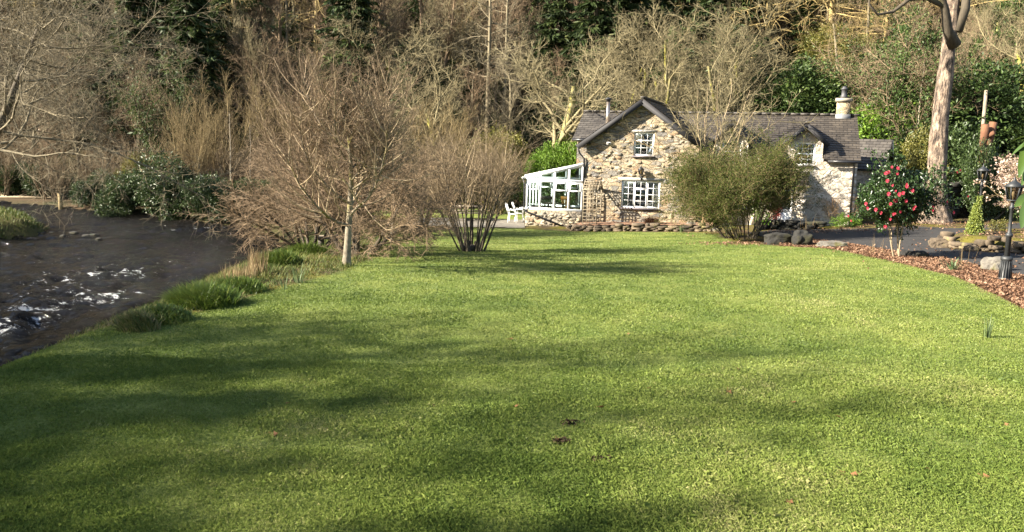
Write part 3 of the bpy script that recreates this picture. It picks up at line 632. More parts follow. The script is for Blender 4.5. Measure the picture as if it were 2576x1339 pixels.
# windows
def bars(mb, x0, x1, z0, z1, y, cols, rows, w=.018, fr=.032, d=.05):
    for a, b in ((x0, x0 + fr), (x1 - fr, x1)): mb.box(a, b, y, y + d, z0, z1)
    for a, b in ((z0, z0 + fr), (z1 - fr, z1)): mb.box(x0 + fr, x1 - fr, y + .002, y + d - .002, a, b)
    for i in range(1, cols): c = x0 + (x1 - x0) * i / cols; mb.box(c - w / 2, c + w / 2, y + .008, y + d - .01, z0 + fr, z1 - fr)
    for i in range(1, rows): c = z0 + (z1 - z0) * i / rows; mb.box(x0 + fr, x1 - fr, y + .01, y + d - .012, c - w / 2, c + w / 2)
def window(par, w, y, lights, sill=True, curtains=('curtain', 'curtain'), lintel=True, cw_=.14):
    x0, x1, z0, z1 = w; mb = MB(); f = .045
    for a, b in ((x0, x0 + f), (x1 - f, x1)): mb.box(a, b, y, y + .09, z0, z1)
    for a, b in ((z0, z0 + f), (z1 - f, z1)): mb.box(x0 + f, x1 - f, y + .001, y + .089, a, b)
    for (a, b, c, d, co, ro, yy) in lights:
        bars(mb, x0 + f + (x1 - x0 - 2 * f) * a, x0 + f + (x1 - x0 - 2 * f) * b, z0 + f + (z1 - z0 - 2 * f) * c, z0 + f + (z1 - z0 - 2 * f) * d, y + yy, co, ro)
    o = mb.build('window', M['white'], par)
    mb = MB(); mb.box(x0 + .03, x1 - .03, y + .045, y + .05, z0 + .03, z1 - .03); mb.build('pane', M['glass'], o)
    if sill: mb = MB(); mb.box(x0 - .05, x1 + .05, y - .2, y + .02, z0 - .06, z0 - .002); mb.build('sill', M['sill'], o)
    if curtains:
        for k, (s, cc) in enumerate(zip((0, 1), curtains)):
            if not cc: continue
            mb = MB(); n = 8; cwid = (x1 - x0) * cw_; xa = x0 + .04 if s == 0 else x1 - .04 - cwid; pts = []
            for i in range(n + 1):
                xx = xa + cwid * i / n; yy = y + .16 + .025 * (i % 2); pts += [(xx, yy, z0 + .02), (xx, yy, z1 - .02)]
            mb.add(pts, [np.array([[2 * i, 2 * i + 2, 2 * i + 3, 2 * i + 1] for i in range(n)])]); mb.build('curtain', M[cc], o)
    return o
window(cot, win_up, .08, [(0, 1, .66, 1, 3, 1, .02), (0, 1, 0, .66, 3, 2, -.01)], curtains=('curtain', None), cw_=.2)
window(cot, win_lo, .08, [(0, .32, 0, 1, 2, 4, .0), (.34, .66, 0, .7, 2, 3, -.02), (.34, .66, .72, 1, 2, 1, -.02), (.68, 1, 0, 1, 2, 4, .0)], curtains=('curtain', 'redcurtain'), cw_=.1)
for w in dw: window(cot, w, 1.57, [(0, 1, .5, 1, 3, 2, .02), (0, 1, 0, .5, 3, 2, -.01)], curtains=('curtain', 'curtain'))
window(cot, lowwin, 1.57, [(0, 1, 0, 1, 3, 4, 0)])
for bx in ((1.6, 3.8, -.012, .06, 2.14, 2.27), (2.15, 3.36, -.012, .06, 4.43, 4.53)): mb = MB(); mb.box(*bx); mb.build('lintel', M['lintel'], cot)
mb = MB(); mb.box(5.5, 6.5, 1.95, 2.0, -.3, 1.95)
for i in range(5): mb.box(5.52 + i * .196, 5.52 + i * .196 + .185, 1.92, 1.95, -.28, 1.93)
mb.build('cellar_door', M['black'], cot)
# porch
pc = MB(); pf = lambda a, b: (a, .55, b)
tess(pc, [(8.2, -.5), (10.12, -.5), (10.12, 2.2), (8.2, 2.2)], [rect((8.75, 9.62, -.02, 1.98))], pf); reveal(pc, 8.75, 9.62, -.02, 1.98, pf, .16)
for xx, o_ in ((8.2, 1), (10.12, 0)): pc.add([(xx, .55, -.5), (xx, 1.5, -.5), (xx, 1.5, 2.75), (xx, .55, 2.2)], [np.array([[3, 2, 1, 0]]) if o_ else np.array([[0, 1, 2, 3]])])
for i in range(9): l_ = .34 if i % 2 else .22; pc.box(10.12 - l_, 10.14, .53, .55 + .56 - l_, -.3 + i * .27, -.05 + i * .27)
po = pc.build('porch', M['limewash'], cot)
slope('porch_roof', po, (8.1, .4, 2.12), (10.22, .4, 2.12), (10.22, 1.5, 2.78), (8.1, 1.5, 2.78), M['slate'], .06)
mb = MB(); bars(mb, 8.77, 9.6, 0, 1.96, .66, 1, 1, fr=.1, d=.06); mb.box(8.87, 9.5, .67, .71, .08, .95); mb.box(8.87, 9.5, .665, .715, .95, 1.05)
dr = mb.build('door', M['white'], cot); mb = MB(); mb.box(8.86, 9.51, .688, .694, 1.05, 1.9); mb.build('pane', M['glass'], dr)
mb = MB(); mb.box(8.9, 8.93, .58, .66, .98, 1.1); mb.build('handle', M['steel'], dr)

# ------------------------------------------------------------------ conservatory
con = empty('conservatory', tuple(CG), -CT, 'white framed lean-to conservatory on a low stone wall at the gable end', 'conservatory')
X0, X1, Y0, Y1 = -3.06, -.14, .15, 2.55; ZS, ZT = .47, 1.95; ze = lambda x: 2.1 + (x - X0) * .235
mb = MB(); mb.box(X0, X1 + .1, Y0, Y0 + .25, -.9, ZS); mb.box(X0, X0 + .25, Y0 + .25, Y1, -.9, ZS - .001); mb.box(X0, X1 + .1, Y1, Y1 + .2, -.9, ZS - .002)
rs = np.random.default_rng(8)
for i in range(90):
    cx, cz = rs.uniform(X0 + .1, X1 - .1), rs.uniform(-.4, ZS - .12); sx, sz = rs.uniform(.07, .2), rs.uniform(.04, .09); k = 6; a = np.arange(k) * 2 * PI / k + rs.uniform(0, 1); dpt = rs.uniform(.015, .05); rr = rs.uniform(.8, 1.1, k)
    o_ = np.stack([cx + sx * rr * np.cos(a), np.full(k, Y0), cz + sz * rr * np.sin(a)], 1); i_ = np.stack([cx + sx * .8 * rr * np.cos(a), np.full(k, Y0 - dpt), cz + sz * .8 * rr * np.sin(a)], 1)
    mb.add(np.concatenate([o_, i_]), [np.array([[j, (j + 1) % k, k + (j + 1) % k, k + j] for j in range(k)]), np.array([[k + j for j in range(k)]])])
mb.build('base_wall', M['basewall'], con)
mb = MB(); mb.box(X0 + .25, X1, Y0 + .25, Y1, -.3, .02); mb.build('floor', M['interior'], con)
def side(y, name, d=.08):
    mb = MB()
    mb.box(X0, X1, y, y + d, ZS, ZS + .11); mb.box(X0 + .001, X1, y + .003, y + d - .003, ZT - .08, ZT + .08)
    xs = [X0 + (X1 - X0) * k / 4 for k in range(5)]
    for k, xx in enumerate(xs):
        a, b = (xx, xx + .1) if k == 0 else ((xx - .1, xx) if k == 4 else (xx - .05, xx + .05)); mb.box(a, b, y + .006, y + d - .006, ZS + .1, ze((a + b) / 2) - .02)
    mb.beam((X0 - .1, y + d / 2, ze(X0) + .02 - .02), (X1, y + d / 2, ze(X1) + .02), d + .02, .17, (0, 0, 1))
    for k in (0, 2, 3):
        a, b = xs[k] + (.1 if k == 0 else .05), xs[k + 1] - (.1 if k == 3 else .05); bars(mb, a, b, ZS + .98, ZT - .08, y - .02, 1, 1, fr=.06, d=.1)
    mb.build(name, M['upvc'], con)
    mb = MB(); mb.add([(X0 + .05, y + d / 2, ZS + .05), (X1 - .03, y + d / 2, ZS + .05), (X1 - .03, y + d / 2, ze(X1) - .05), (X0 + .05, y + d / 2, ze(X0) - .05)], [np.array([[0, 1, 2, 3]])]); mb.build('pane', M['cglass'], con)
side(Y0 + .06, 'front_frame'); side(Y1 - .06, 'back_frame')
mb = MB()
for yy in (Y0 + .7, Y0 + 1.25, Y0 + 1.8): mb.box(X0 + .006, X0 + .074, yy - .04, yy + .04, ZS + .1, ze(X0) - .06)
mb.box(X0, X0 + .08, Y0 + .145, Y1 - .065, ZS, ZS + .1); mb.box(X0, X0 + .08, Y0 + .145, Y1 - .065, ZT - .06, ZT + .06)
mb.build('side_frame', M['upvc'], con)
mb = MB(); mb.add([(X0 + .04, Y0 + .1, ZS), (X0 + .04, Y1, ZS), (X0 + .04, Y1, ze(X0)), (X0 + .04, Y0 + .1, ze(X0))], [np.array([[0, 1, 2, 3]])]); mb.build('pane', M['cglass'], con)
mb = MB()
for yy in np.linspace(Y0 + .55, Y1 - .45, 4): mb.beam((X0 - .06, yy, ze(X0) + .03), (X1, yy, ze(X1) + .03), .06, .09)
rf = mb.build('roof', M['upvc'], con)
mb = MB(); mb.add([(X0 - .1, Y0 + .05, ze(X0) + .07), (X1, Y0 + .05, ze(X1) + .09), (X1, Y1 + .05, ze(X1) + .09), (X0 - .1, Y1 + .05, ze(X0) + .07)], [np.array([[0, 1, 2, 3]])]); mb.build('roof_pane', M['cglass'], rf)
mb = MB(); mb.tube([(X0 - .16, Y0 - .05, ze(X0) - .06), (X0 - .16, Y1, ze(X0) - .06)], .06, 8); mb.build('gutter', M['upvc'], con)
mb = MB(); mb.tube([(X0 - .16, Y0, ze(X0) - .1), (X0 - .06, Y0 - .06, ze(X0) - .35), (X0 - .05, Y0 - .07, ZS - .02), (X0 + .06, Y0 - .07, ZS - .1), (-.62, Y0 - .07, -.42)], .045, 8); mb.build('downpipe', M['black'], con)
# things in the conservatory
def wooden_chair(name, mat, sc=1.0):
    e = empty(name)
    mb = MB(); mb.box(-.22, .22, -.22, .22, .43, .47); mb.build('seat', mat, e)
    for sx in (-1, 1):
        for sy in (-1, 1): mb = MB(); mb.beam((sx * .19, sy * .19, 0), (sx * .18, sy * .18, .43), .045, .045, (0, 1, 0)); mb.build('leg', mat, e)
    mb = MB()
    for sx in (-1, 1): mb.beam((sx * .2, .2, .45), (sx * .23, .29, 1.05), .045, .04, (0, 1, 0))
    mb.beam((-.28, .3, 1.06), (.28, .3, 1.06), .04, .16, (0, 0, 1)); mb.beam((-.24, .24, .62), (.24, .24, .62), .03, .07)
    for xx in (-.12, -.04, .04, .12): mb.beam((xx, .23, .62), (xx, .29, 1.02), .03, .02, (0, 1, 0))
    mb.build('backrest', mat, e); return e
w = wooden_chair('wooden_chair', M['pine_wood']); w.location = cw(-1.05, 1.0, .02); w.rotation_euler = (0, 0, 2.5)
tag(w, 'varnished orange pine chair seen through the conservatory glass', 'chair')
tb = empty('dining_table', tuple(cw(-1.75, 1.1, .02)), -CT, 'dark dining table inside the conservatory', 'table')
mb = MB(); mb.box(-.55, .55, -.4, .4, .7, .74); mb.build('tabletop', M['darkwood'], tb)
for sx in (-1, 1):
    for sy in (-1, 1): mb = MB(); mb.box(sx * .48 - .03, sx * .48 + .03, sy * .33 - .03, sy * .33 + .03, 0, .7); mb.build('leg', M['darkwood'], tb)
w = wooden_chair('dining_chair', M['darkwood']); w.location = cw(-2.05, .75, .02); w.rotation_euler = (0, 0, -CT + PI)
tag(w, 'dark spindle back chair at the table inside the conservatory', 'chair')
pp_ = empty('potted_plant', tuple(cw(X0 + .3, .5, ZS - .02)), 0, 'small potted plant on the sill inside the conservatory corner', 'plant')
mb = MB(); mb.lathe([(.07, 0), (.1, .2), (.11, .2), (.11, .23), (.09, .23)], 12); mb.build('pot', M['lead'], pp_)

# ------------------------------------------------------------------ trellis arch, lantern, floodlight
tr = empty('trellis_arch', tuple(CG), -CT, 'weathered wooden lattice arch standing in the bed by the gable downpipe', 'trellis')
def lattice(p00, p10, p01, nx, nz, name):
    mb = MB(); p00, p10, p01 = (np.array(p, float) for p in (p00, p10, p01)); u, w_ = p10 - p00, p01 - p00; n = np.cross(u, w_); n /= np.linalg.norm(n)
    for i in range(nx + 1): mb.beam(p00 + u * i / nx, p00 + u * i / nx + w_, .02 if 0 < i < nx else .05, .028 if 0 < i < nx else .05, n)
    for i in range(nz + 1): mb.beam(p00 + w_ * i / nz + n * .015, p00 + u + w_ * i / nz + n * .015, .022 if 0 < i < nz else .04, .035, n)
    mb.build(name, M['trellis'], tr)
lattice((.2, -1.1, -.1), (.84, -1.1, -.1), (.2, -1.1, 1.72), 4, 11, 'lattice_panel')
lattice((.2, -.12, -.1), (.84, -.12, -.1), (.2, -.12, 1.72), 3, 7, 'lattice_panel')
lattice((.16, -1.2, 1.66), (.88, -1.2, 1.66), (.16, -.6, 2.12), 5, 4, 'roof_lattice'); lattice((.16, -.6, 2.12), (.88, -.6, 2.12), (.16, -.05, 1.68), 5, 4, 'roof_lattice')
def lantern(par, z, s, mats=('lamp', 'lampglass', 'bulb')):
    # six sided tapered lantern, base at z, height about .5*s
    mb = MB(); a = np.arange(6) * PI / 3 + .3
    rb, rt = .115 * s, .175 * s; zb, zt = z + .03 * s, z + .33 * s
    for k in range(6):
        c, q = math.cos(a[k]), math.sin(a[k]); mb.beam((rb * c, rb * q, zb), (rt * c, rt * q, zt), .018 * s, .018 * s, (c, q, .01))
    mb.lathe([(.03 * s, z - .03 * s), (.05 * s, z), (rb + .012 * s, zb - .02 * s), (rb + .012 * s, zb + .005 * s)], 6, rot=.3)
    mb.lathe([(rt + .012 * s, zt - .01 * s), (rt + .035 * s, zt + .005 * s), (rt * .62, zt + .085 * s), (rt * .3, zt + .13 * s), (.02 * s, zt + .16 * s), (.03 * s, zt + .185 * s), (.012 * s, zt + .21 * s), (.003 * s, zt + .27 * s)], 6, rot=.3)
    o = mb.build('lantern', M[mats[0]], par)
    mb = MB(); v = []
    for k in range(6): v += [(rb * .97 * math.cos(a[k]), rb * .97 * math.sin(a[k]), zb), (rt * .97 * math.cos(a[k]), rt * .97 * math.sin(a[k]), zt)]
    mb.add(v, [np.array([[2 * k, (2 * k + 2) % 12, (2 * k + 3) % 12, 2 * k + 1] for k in range(6)])]); mb.build('pane', M[mats[1]], o)
    mb = MB(); mb.lathe([(.015 * s, zb), (.015 * s, zb + .08 * s), (.035 * s, zb + .12 * s), (.03 * s, zb + .17 * s), (.008 * s, zb + .2 * s)], 10); mb.build('bulb', M[mats[2]], o)
wl = empty('wall_lantern', tuple(cw(2.72, -.26, 2.42)), -CT, 'black wall lantern on a bracket between the two gable windows', 'lantern')
lantern(wl, 0, .8, ('black', 'lampglass', 'bulb'))
mb = MB(); mb.tube([(0, 0, -.02), (0, 0, -.12), (0, .1, -.2), (0, .25, -.16)], .016, 6); mb.box(-.04, .04, .235, .262, -.26, -.02); mb.build('bracket', M['black'], wl)
sf = empty('security_light', tuple(cw(1.12, -.12, 3.86)), -CT, 'small white security floodlight under the left eave of the gable', 'light')
mb = MB(); mb.box(-.1, .1, -.05, .02, -.06, .06); mb.build('housing', M['white'], sf); mb = MB(); mb.box(-.085, .085, -.056, -.051, -.045, .045); mb.build('lens', M['black'], sf); mb = MB(); mb.beam((0, .02, 0), (0, .12, .04), .03, .03); mb.build('bracket', M['white'], sf)

# ------------------------------------------------------------------ outbuilding on the right
oba = P(2224, 350, 42.5)
ob = empty('outbuilding', (oba[0], oba[1], oba[2] - 3.3), rad(58), 'small slate roofed outbuilding with white boarded gable behind the cottage', 'outbuilding')
mb = MB(); mb.add([(-1.5, 0, -1), (1.5, 0, -1), (1.5, 0, 1.9), (0, 0, 3.15), (-1.5, 0, 1.9)], [np.array([[0, 1, 2, 3, 4]])]); mb.add([(-1.5, 0, -1), (-1.5, 5, -1), (-1.5, 5, 1.9), (-1.5, 0, 1.9)], [np.array([[3, 2, 1, 0]])])
mb.add([(1.5, 0, -1), (1.5, 5, -1), (1.5, 5, 1.9), (1.5, 0, 1.9)], [np.array([[0, 1, 2, 3]])]); mb.build('wall', M['limewash'], ob)
slope('roof', ob, (-1.8, 5, 1.7), (-1.8, -.4, 1.7), (0, -.4, 3.28), (0, 5, 3.28), M['slate_grey']); slope('roof', ob, (1.8, -.4, 1.7), (1.8, 5, 1.7), (0, 5, 3.28), (0, -.4, 3.28), M['slate_grey'])
for s in (-1, 1): mb = MB(); mb.beam((0, -.42, 3.17), (s * 1.8, -.42, 1.59), .04, .2); mb.build('bargeboard', M['white'] if s > 0 else M['barge'], ob)

# ------------------------------------------------------------------ trees
def grow(r, p0, d0, L, r0, S, wander, trop, rtip=.25):
    p, d = p0.copy(), nrm(d0); pos = [p0]
    tv = np.array([0, 0, 1.0])
    for s in range(S):
        d = nrm(d + wander * r.normal(size=d.shape) + trop * tv); p = p + d * (L / S)[:, None]; pos.append(p)
    pos = np.stack(pos, 1); t = np.linspace(0, 1, S + 1)
    return pos, r0[:, None] * (1 - (1 - rtip) * t[None] ** .9)
def spawn(r, pos, rd, L, n, t0, t1, ang, var, lr, k, rr, rmin):
    N, K, _ = pos.shape; q = (np.arange(n)[None] + r.uniform(0, 1, (N, n))) / n; t = t0 + (t1 - t0) * q
    f = t * (K - 1); i = np.minimum(f.astype(int), K - 2); w = (f - i)[..., None]; a = np.arange(N)[:, None]
    p = pos[a, i] * (1 - w) + pos[a, i + 1] * w; d = nrm(pos[a, i + 1] - pos[a, i]); ra = rd[a, i] * (1 - w[..., 0]) + rd[a, i + 1] * w[..., 0]
    ref = nrm(np.cross(d, np.array([.31, .17, .93]))); w2 = np.cross(d, ref); ph = np.arange(n)[None] * 2.4 + r.uniform(0, 6.28, (N, 1)) + r.normal(0, .4, (N, n))
    pr = ref * np.cos(ph)[..., None] + w2 * np.sin(ph)[..., None]; an = np.radians(ang + r.normal(0, var, (N, n)))[..., None]
    cdv = d * np.cos(an) + pr * np.sin(an); l = L[:, None] * lr * (1 - k * q) * r.uniform(.65, 1.25, (N, n))
    return p.reshape(-1, 3), cdv.reshape(-1, 3), l.ravel(), np.maximum(ra * rr, rmin).ravel()
def skeleton(seed, stems, levels):
    """stems: n, base radius, spread deg, length, radius, S, wander, trop. levels: n,t0,t1,ang,var,lr,k,rr,rmin,S,wander,trop"""
    r = np.random.default_rng(seed); n, br, spread, L, rd, S, wa, tr_ = stems
    a = np.arange(n) * 2 * PI / n + r.uniform(0, 1, n); sp = np.radians(spread) * r.uniform(.25, 1, n) if n > 1 else np.array([np.radians(spread)])
    p0 = np.stack([br * np.cos(a), br * np.sin(a), np.full(n, -.15)], 1) * r.uniform(.5, 1, (n, 1)) + [0, 0, 0]
    d0 = np.stack([np.sin(sp) * np.cos(a), np.sin(sp) * np.sin(a), np.cos(sp)], 1); Ls = L * r.uniform(.8, 1.1, n) if n > 1 else np.array([L])
    pos, rr = grow(r, p0, d0, Ls, np.full(n, rd) * (r.uniform(.7, 1.1, n) if n > 1 else 1), S, wa, tr_, .35); out = [(pos, rr)]
    for (n_, t0, t1, ang, var, lr, k, rt, rmin, S_, wa_, trp) in levels:
        p, d, l, q = spawn(r, pos, rr, Ls, n_, t0, t1, ang, var, lr, k, rt, rmin); pos, rr = grow(r, p, d, l, q, S_, wa_, trp); Ls = l; out.append((pos, rr))
    return out, r
SIDES = (12, 6, 5, 3, 3, 3)
def tree_meshes(seed, stems, levels, split=1, flare=0.0, mid=None):
    sk, r = skeleton(seed, stems, levels); T, C, D = MB(), MB(), MB()
    for i, (pos, rr) in enumerate(sk):
        if i == 0 and flare: rr = rr.copy(); rr[:, 0] *= 1 + flare; rr[:, 1] *= 1 + flare * .25
        N = len(pos); tubes(T if i < split else (D if mid and i == split else C), pos, rr, SIDES[i] if stems[0] < 3 or i else 8, np.clip(r.normal(.5, .22, N), 0, 1))
    return T, ((D, C) if mid else C), sk, r
def bare(name, label, cat, loc, seed, stems, levels, mt, mc, split=1, group=None, rz=0, flare=0.0, sc=(1, 1, 1), mid=None):
    T, C, sk, r = tree_meshes(seed, stems, levels, split, flare, mid); e = empty(name, loc, rz, label, cat, group); e.scale = sc
    T.build('trunk', mt, e, smooth=True)
    if mid: C[0].build('shoots', mid, e); C = C[1]
    C.build('crown', mc, e); return e, sk, r
# leaves: quads at points with directions
def leafquads(mb, r, c, d, L, w, tint, fold=.25):
    n = len(c); d = nrm(d); s = nrm(np.cross(d, nrm(r.normal(size=(n, 3)) + [0, 0, 1.2]))); up = np.cross(s, d)
    L = np.broadcast_to(L, (n,))[:, None]; w = np.broadcast_to(w, (n,))[:, None]
    v = np.stack([c, c + d * L * .45 - s * w / 2 + up * w * fold, c + d * L, c + d * L * .45 + s * w / 2 + up * w * fold], 1)
    i = np.arange(n)[:, None] * 4; mb.add(v.reshape(-1, 3), [np.concatenate([i + [[0, 1, 2]], i + [[0, 2, 3]]])], np.repeat(tint, 4))
def leaf_on(sk, lev, r, per, L, w, jit=.1, up=.3, droop=0.0, mean=.5, sd=.2, tmin=.2):
    mb = MB()
    for l in lev:
        pos = sk[l][0]; N, K, _ = pos.shape; t = r.uniform(tmin, 1, (N, per)) * (K - 1); i = np.minimum(t.astype(int), K - 2); f = (t - i)[..., None]; a = np.arange(N)[:, None]
        p = (pos[a, i] * (1 - f) + pos[a, i + 1] * f).reshape(-1, 3) + r.normal(0, jit, (N * per, 3)); d = np.repeat(nrm(pos[:, -1] - pos[:, 0]), per, 0) * .6 + r.normal(0, .7, p.shape) + [0, 0, up - droop]
        tn = np.clip(mean + np.repeat(r.normal(0, .13, N), per) + r.normal(0, sd, len(p)), 0, 1)
        leafquads(mb, r, p, d, L * r.uniform(.6, 1.2, len(p)), w * r.uniform(.7, 1.2, len(p)), tn)
    return mb
def shrub_mesh(seed, rx, ry, h, nclump, per, L, w, rc, low=.05, mean=.5, lobes=5, droop=.0, shell=.55):
    """leafy evergreen mound: clumps spread through an uneven lobed volume"""
    r = np.random.default_rng(seed); mb = MB()
    lc = np.stack([r.uniform(-.55, .55, lobes) * rx, r.uniform(-.55, .55, lobes) * ry, r.uniform(.3, .72, lobes) * h], 1); lr_ = r.uniform(.34, .55, lobes)
    k = r.integers(0, lobes, nclump); u = nrm(r.normal(size=(nclump, 3)) + [0, -.0, .25]); rad_ = r.uniform(shell, 1.0, nclump) ** .6
    c = lc[k] + u * (lr_[k] * rad_)[:, None] * np.array([rx, ry, h * .8]); c[:, 2] = np.maximum(c[:, 2], low * h + r.uniform(0, .1, nclump) * h)
    ct = np.clip(r.normal(mean, .14, nclump), 0, 1)
    p = np.repeat(c, per, 0) + nrm(r.normal(size=(nclump * per, 3))) * (rc * r.uniform(0, 1, (nclump * per, 1)) ** .5)
    d = np.repeat(u, per, 0) * .7 + r.normal(0, .6, p.shape) + [0, 0, .15 - droop]
    leafquads(mb, r, p, d, L * r.uniform(.6, 1.2, len(p)), w * r.uniform(.7, 1.2, len(p)), np.clip(np.repeat(ct, per) + r.normal(0, .17, len(p)), 0, 1))
    st = MB(); n = 9; a = r.uniform(0, 6.28, n); tg = lc[r.integers(0, lobes, n)] + r.normal(0, .12, (n, 3)) * [rx, ry, h]
    p0 = np.stack([np.cos(a) * .12 * rx, np.sin(a) * .12 * ry, np.full(n, -.1)], 1); q = np.linspace(0, 1, 6)[None, :, None]
    pos = p0[:, None] * (1 - q) + tg[:, None] * q + np.sin(q * PI) * r.normal(0, .06, (n, 1, 3)) * rx; rr = np.linspace(1, .3, 6)[None] * .022 * h * np.ones((n, 1)); tubes(st, pos, rr, 6, np.full(n, .4))
    return st, mb
def shrub(name, label, loc, seed, rx, ry, h, mat, nclump=260, per=26, L=.13, w=.055, rc=.28, cat='shrub', group=None, stem='b_dark', **kw):
    st, mb = shrub_mesh(seed, rx, ry, h, nclump, per, L, w, rc, **kw); e = empty(name, loc, 0, label, cat, group)
    st.build('stems', M[stem], e); mb.build('foliage', M[mat], e); return e
def conifer_mesh(seed, H, rb, n=130, per=75, droop=.22, L=.55, w=.15, base=.06):
    r = np.random.default_rng(seed); T, F = MB(), MB()
    T.tube([(0, 0, -.5), (.05, 0, H * .3), (0, .05, H * .7), (0, 0, H)], [H * .018, H * .014, H * .008, .02], 10)
    t = np.sort(r.uniform(base, .985, n)); a = np.arange(n) * 2.4 + r.normal(0, .3, n); Lb = rb * (1 - t) ** .75 * r.uniform(.7, 1.15, n) + .25
    p0 = np.stack([0 * t, 0 * t, t * H], 1); d0 = np.stack([np.cos(a), np.sin(a), np.full(n, .12)], 1); S = 5; p, d = p0, nrm(d0); pos = [p0]
    for s in range(S): d = nrm(d + [0, 0, -droop * .55] + r.normal(0, .05, d.shape)); p = p + d * (Lb / S)[:, None]; pos.append(p)
    pos = np.stack(pos, 1); tubes(T, pos, np.linspace(1, .2, S + 1)[None] * .012 * Lb[:, None], 4, np.full(n, .4))
    tt = r.uniform(.12, 1, (n, per)) * S; i = np.minimum(tt.astype(int), S - 1); f = (tt - i)[..., None]; ai = np.arange(n)[:, None]
    c = (pos[ai, i] * (1 - f) + pos[ai, i + 1] * f).reshape(-1, 3); dd = np.repeat(nrm(pos[:, -1] - pos[:, 0]), per, 0)
    sd = nrm(np.cross(dd, [0, 0, 1.0])) * r.choice([-1, 1], (len(c), 1)); c = c + sd * r.uniform(0, .22, (len(c), 1)) * np.repeat(Lb, per)[:, None] * .6
    leafquads(F, r, c, dd * .5 + sd * .6 + r.normal(0, .3, c.shape) + [0, 0, -droop * 2.2], L * r.uniform(.6, 1.3, len(c)), w, np.clip(np.repeat(r.normal(.45, .16, n), per) + r.normal(0, .16, len(c)), 0, 1), .1)
    return T, F

# species: stems (n, base r, spread, length, radius, S, wander, trop), levels
SP = dict(
 oak=((1, 0, 3, 5.2, .26, 7, .06, .05), [(9, .38, 1, 48, 13, .85, .25, .55, .04, 7, .16, .10), (10, .2, 1, 45, 14, .48, .35, .5, .018, 5, .2, .07), (8, .15, 1, 45, 15, .5, .3, .55, .011, 4, .2, .05), (6, .1, 1, 45, 15, .5, .3, .6, .0065, 2, .2, .04)]),
 fork=((3, .25, 22, 7.5, .17, 8, .06, .06), [(9, .25, 1, 40, 12, .55, .35, .5, .03, 6, .13, .12), (9, .2, 1, 42, 14, .5, .35, .5, .016, 4, .17, .08), (8, .12, 1, 42, 14, .5, .3, .6, .009, 3, .18, .05), (4, .1, 1, 40, 14, .5, .3, .7, .006, 2, .2, .03)]),
 brown=((1, 0, 4, 9.5, .15, 8, .04, .05), [(20, .2, 1, 42, 11, .42, .55, .5, .025, 5, .09, .12), (9, .15, 1, 40, 12, .48, .35, .5, .012, 4, .12, .08), (8, .1, 1, 38, 14, .5, .3, .6, .008, 3, .14, .05), (4, .1, 1, 38, 14, .5, .3, .7, .0055, 2, .16, .04)]),
 ochre=((9, .35, 24, 6.2, .07, 7, .05, .05), [(13, .2, 1, 22, 9, .42, .4, .55, .015, 4, .07, .12), (8, .15, 1, 26, 10, .5, .35, .55, .009, 3, .1, .08), (5, .1, 1, 28, 12, .5, .3, .7, .006, 2, .12, .05)]),
 birch=((1, 0, 2, 9.5, .085, 9, .03, .04), [(24, .35, 1, 45, 10, .2, .5, .5, .014, 4, .08, .06), (7, .2, 1, 40, 12, .5, .3, .55, .008, 3, .12, -.02), (5, .1, 1, 35, 14, .55, .3, .7, .0055, 2, .14, -.05)]),
 larch=((1, 0, 2, 13.5, .2, 8, .02, .03), [(52, .15, 1, 84, 10, .3, .75, .3, .014, 6, .12, -.03), (11, .15, 1, 60, 14, .36, .4, .45, .01, 4, .1, -.28), (8, .05, 1, 45, 16, .5, .3, .7, .008, 3, .12, -.25)]),
 pine=((1, 0, 1, 16, .22, 8, .015, .04), [(34, .45, 1, 82, 10, .2, .6, .35, .02, 5, .1, .02), (8, .2, 1, 45, 14, .45, .3, .5, .01, 3, .12, -.1), (6, .1, 1, 40, 14, .5, .3, .7, .006, 2, .12, -.05)]),
)
PROTO = {}
def proto(key, seed, sp, mt, mc, split=1):
    T, C, sk, r = tree_meshes(seed, *SP[sp], split)
    a = T.build('trunk', M[mt], smooth=True); b_ = C.build('crown', M[mc])
    zz = np.concatenate([p[0].reshape(-1, 3) for p in sk]); PROTO[key] = (a, b_, float(np.percentile(zz[:, 2], 99.7)), sk, r, [])
for k in range(2):
    proto('oak%d' % k, 100 + k, 'oak', 'b_moss', 'b_mosst'); proto('fork%d' % k, 110 + k, 'fork', 'b_moss', 'b_mosst'); proto('brown%d' % k, 120 + k, 'brown', 'b_grey', 'b_red')
    proto('ochre%d' % k, 130 + k, 'ochre', 'b_ochre', 'b_ochre'); proto('birch%d' % k, 140 + k, 'birch', 'b_white', 'b_twig'); proto('larch%d' % k, 150 + k, 'larch', 'b_grey', 'b_larch')
proto('grey0', 160, 'brown', 'b_grey', 'b_grey'); proto('pine0', 170, 'pine', 'b_grey', 'b_grey')
def cproto(key, seed, H, rb, mat='l_conifer', **kw):
    T, F = conifer_mesh(seed, H, rb, **kw); PROTO[key] = (T.build('trunk', M['b_dark'], smooth=True), F.build('foliage', M[mat]), H, None, None, [])
cproto('con0', 180, 15, 3.6); cproto('con1', 181, 15, 3.0, n=110); cproto('yew', 182, 10, 3.6, 'l_ivy', n=150, per=130, droop=.1, L=.26, w=.1, base=.03)
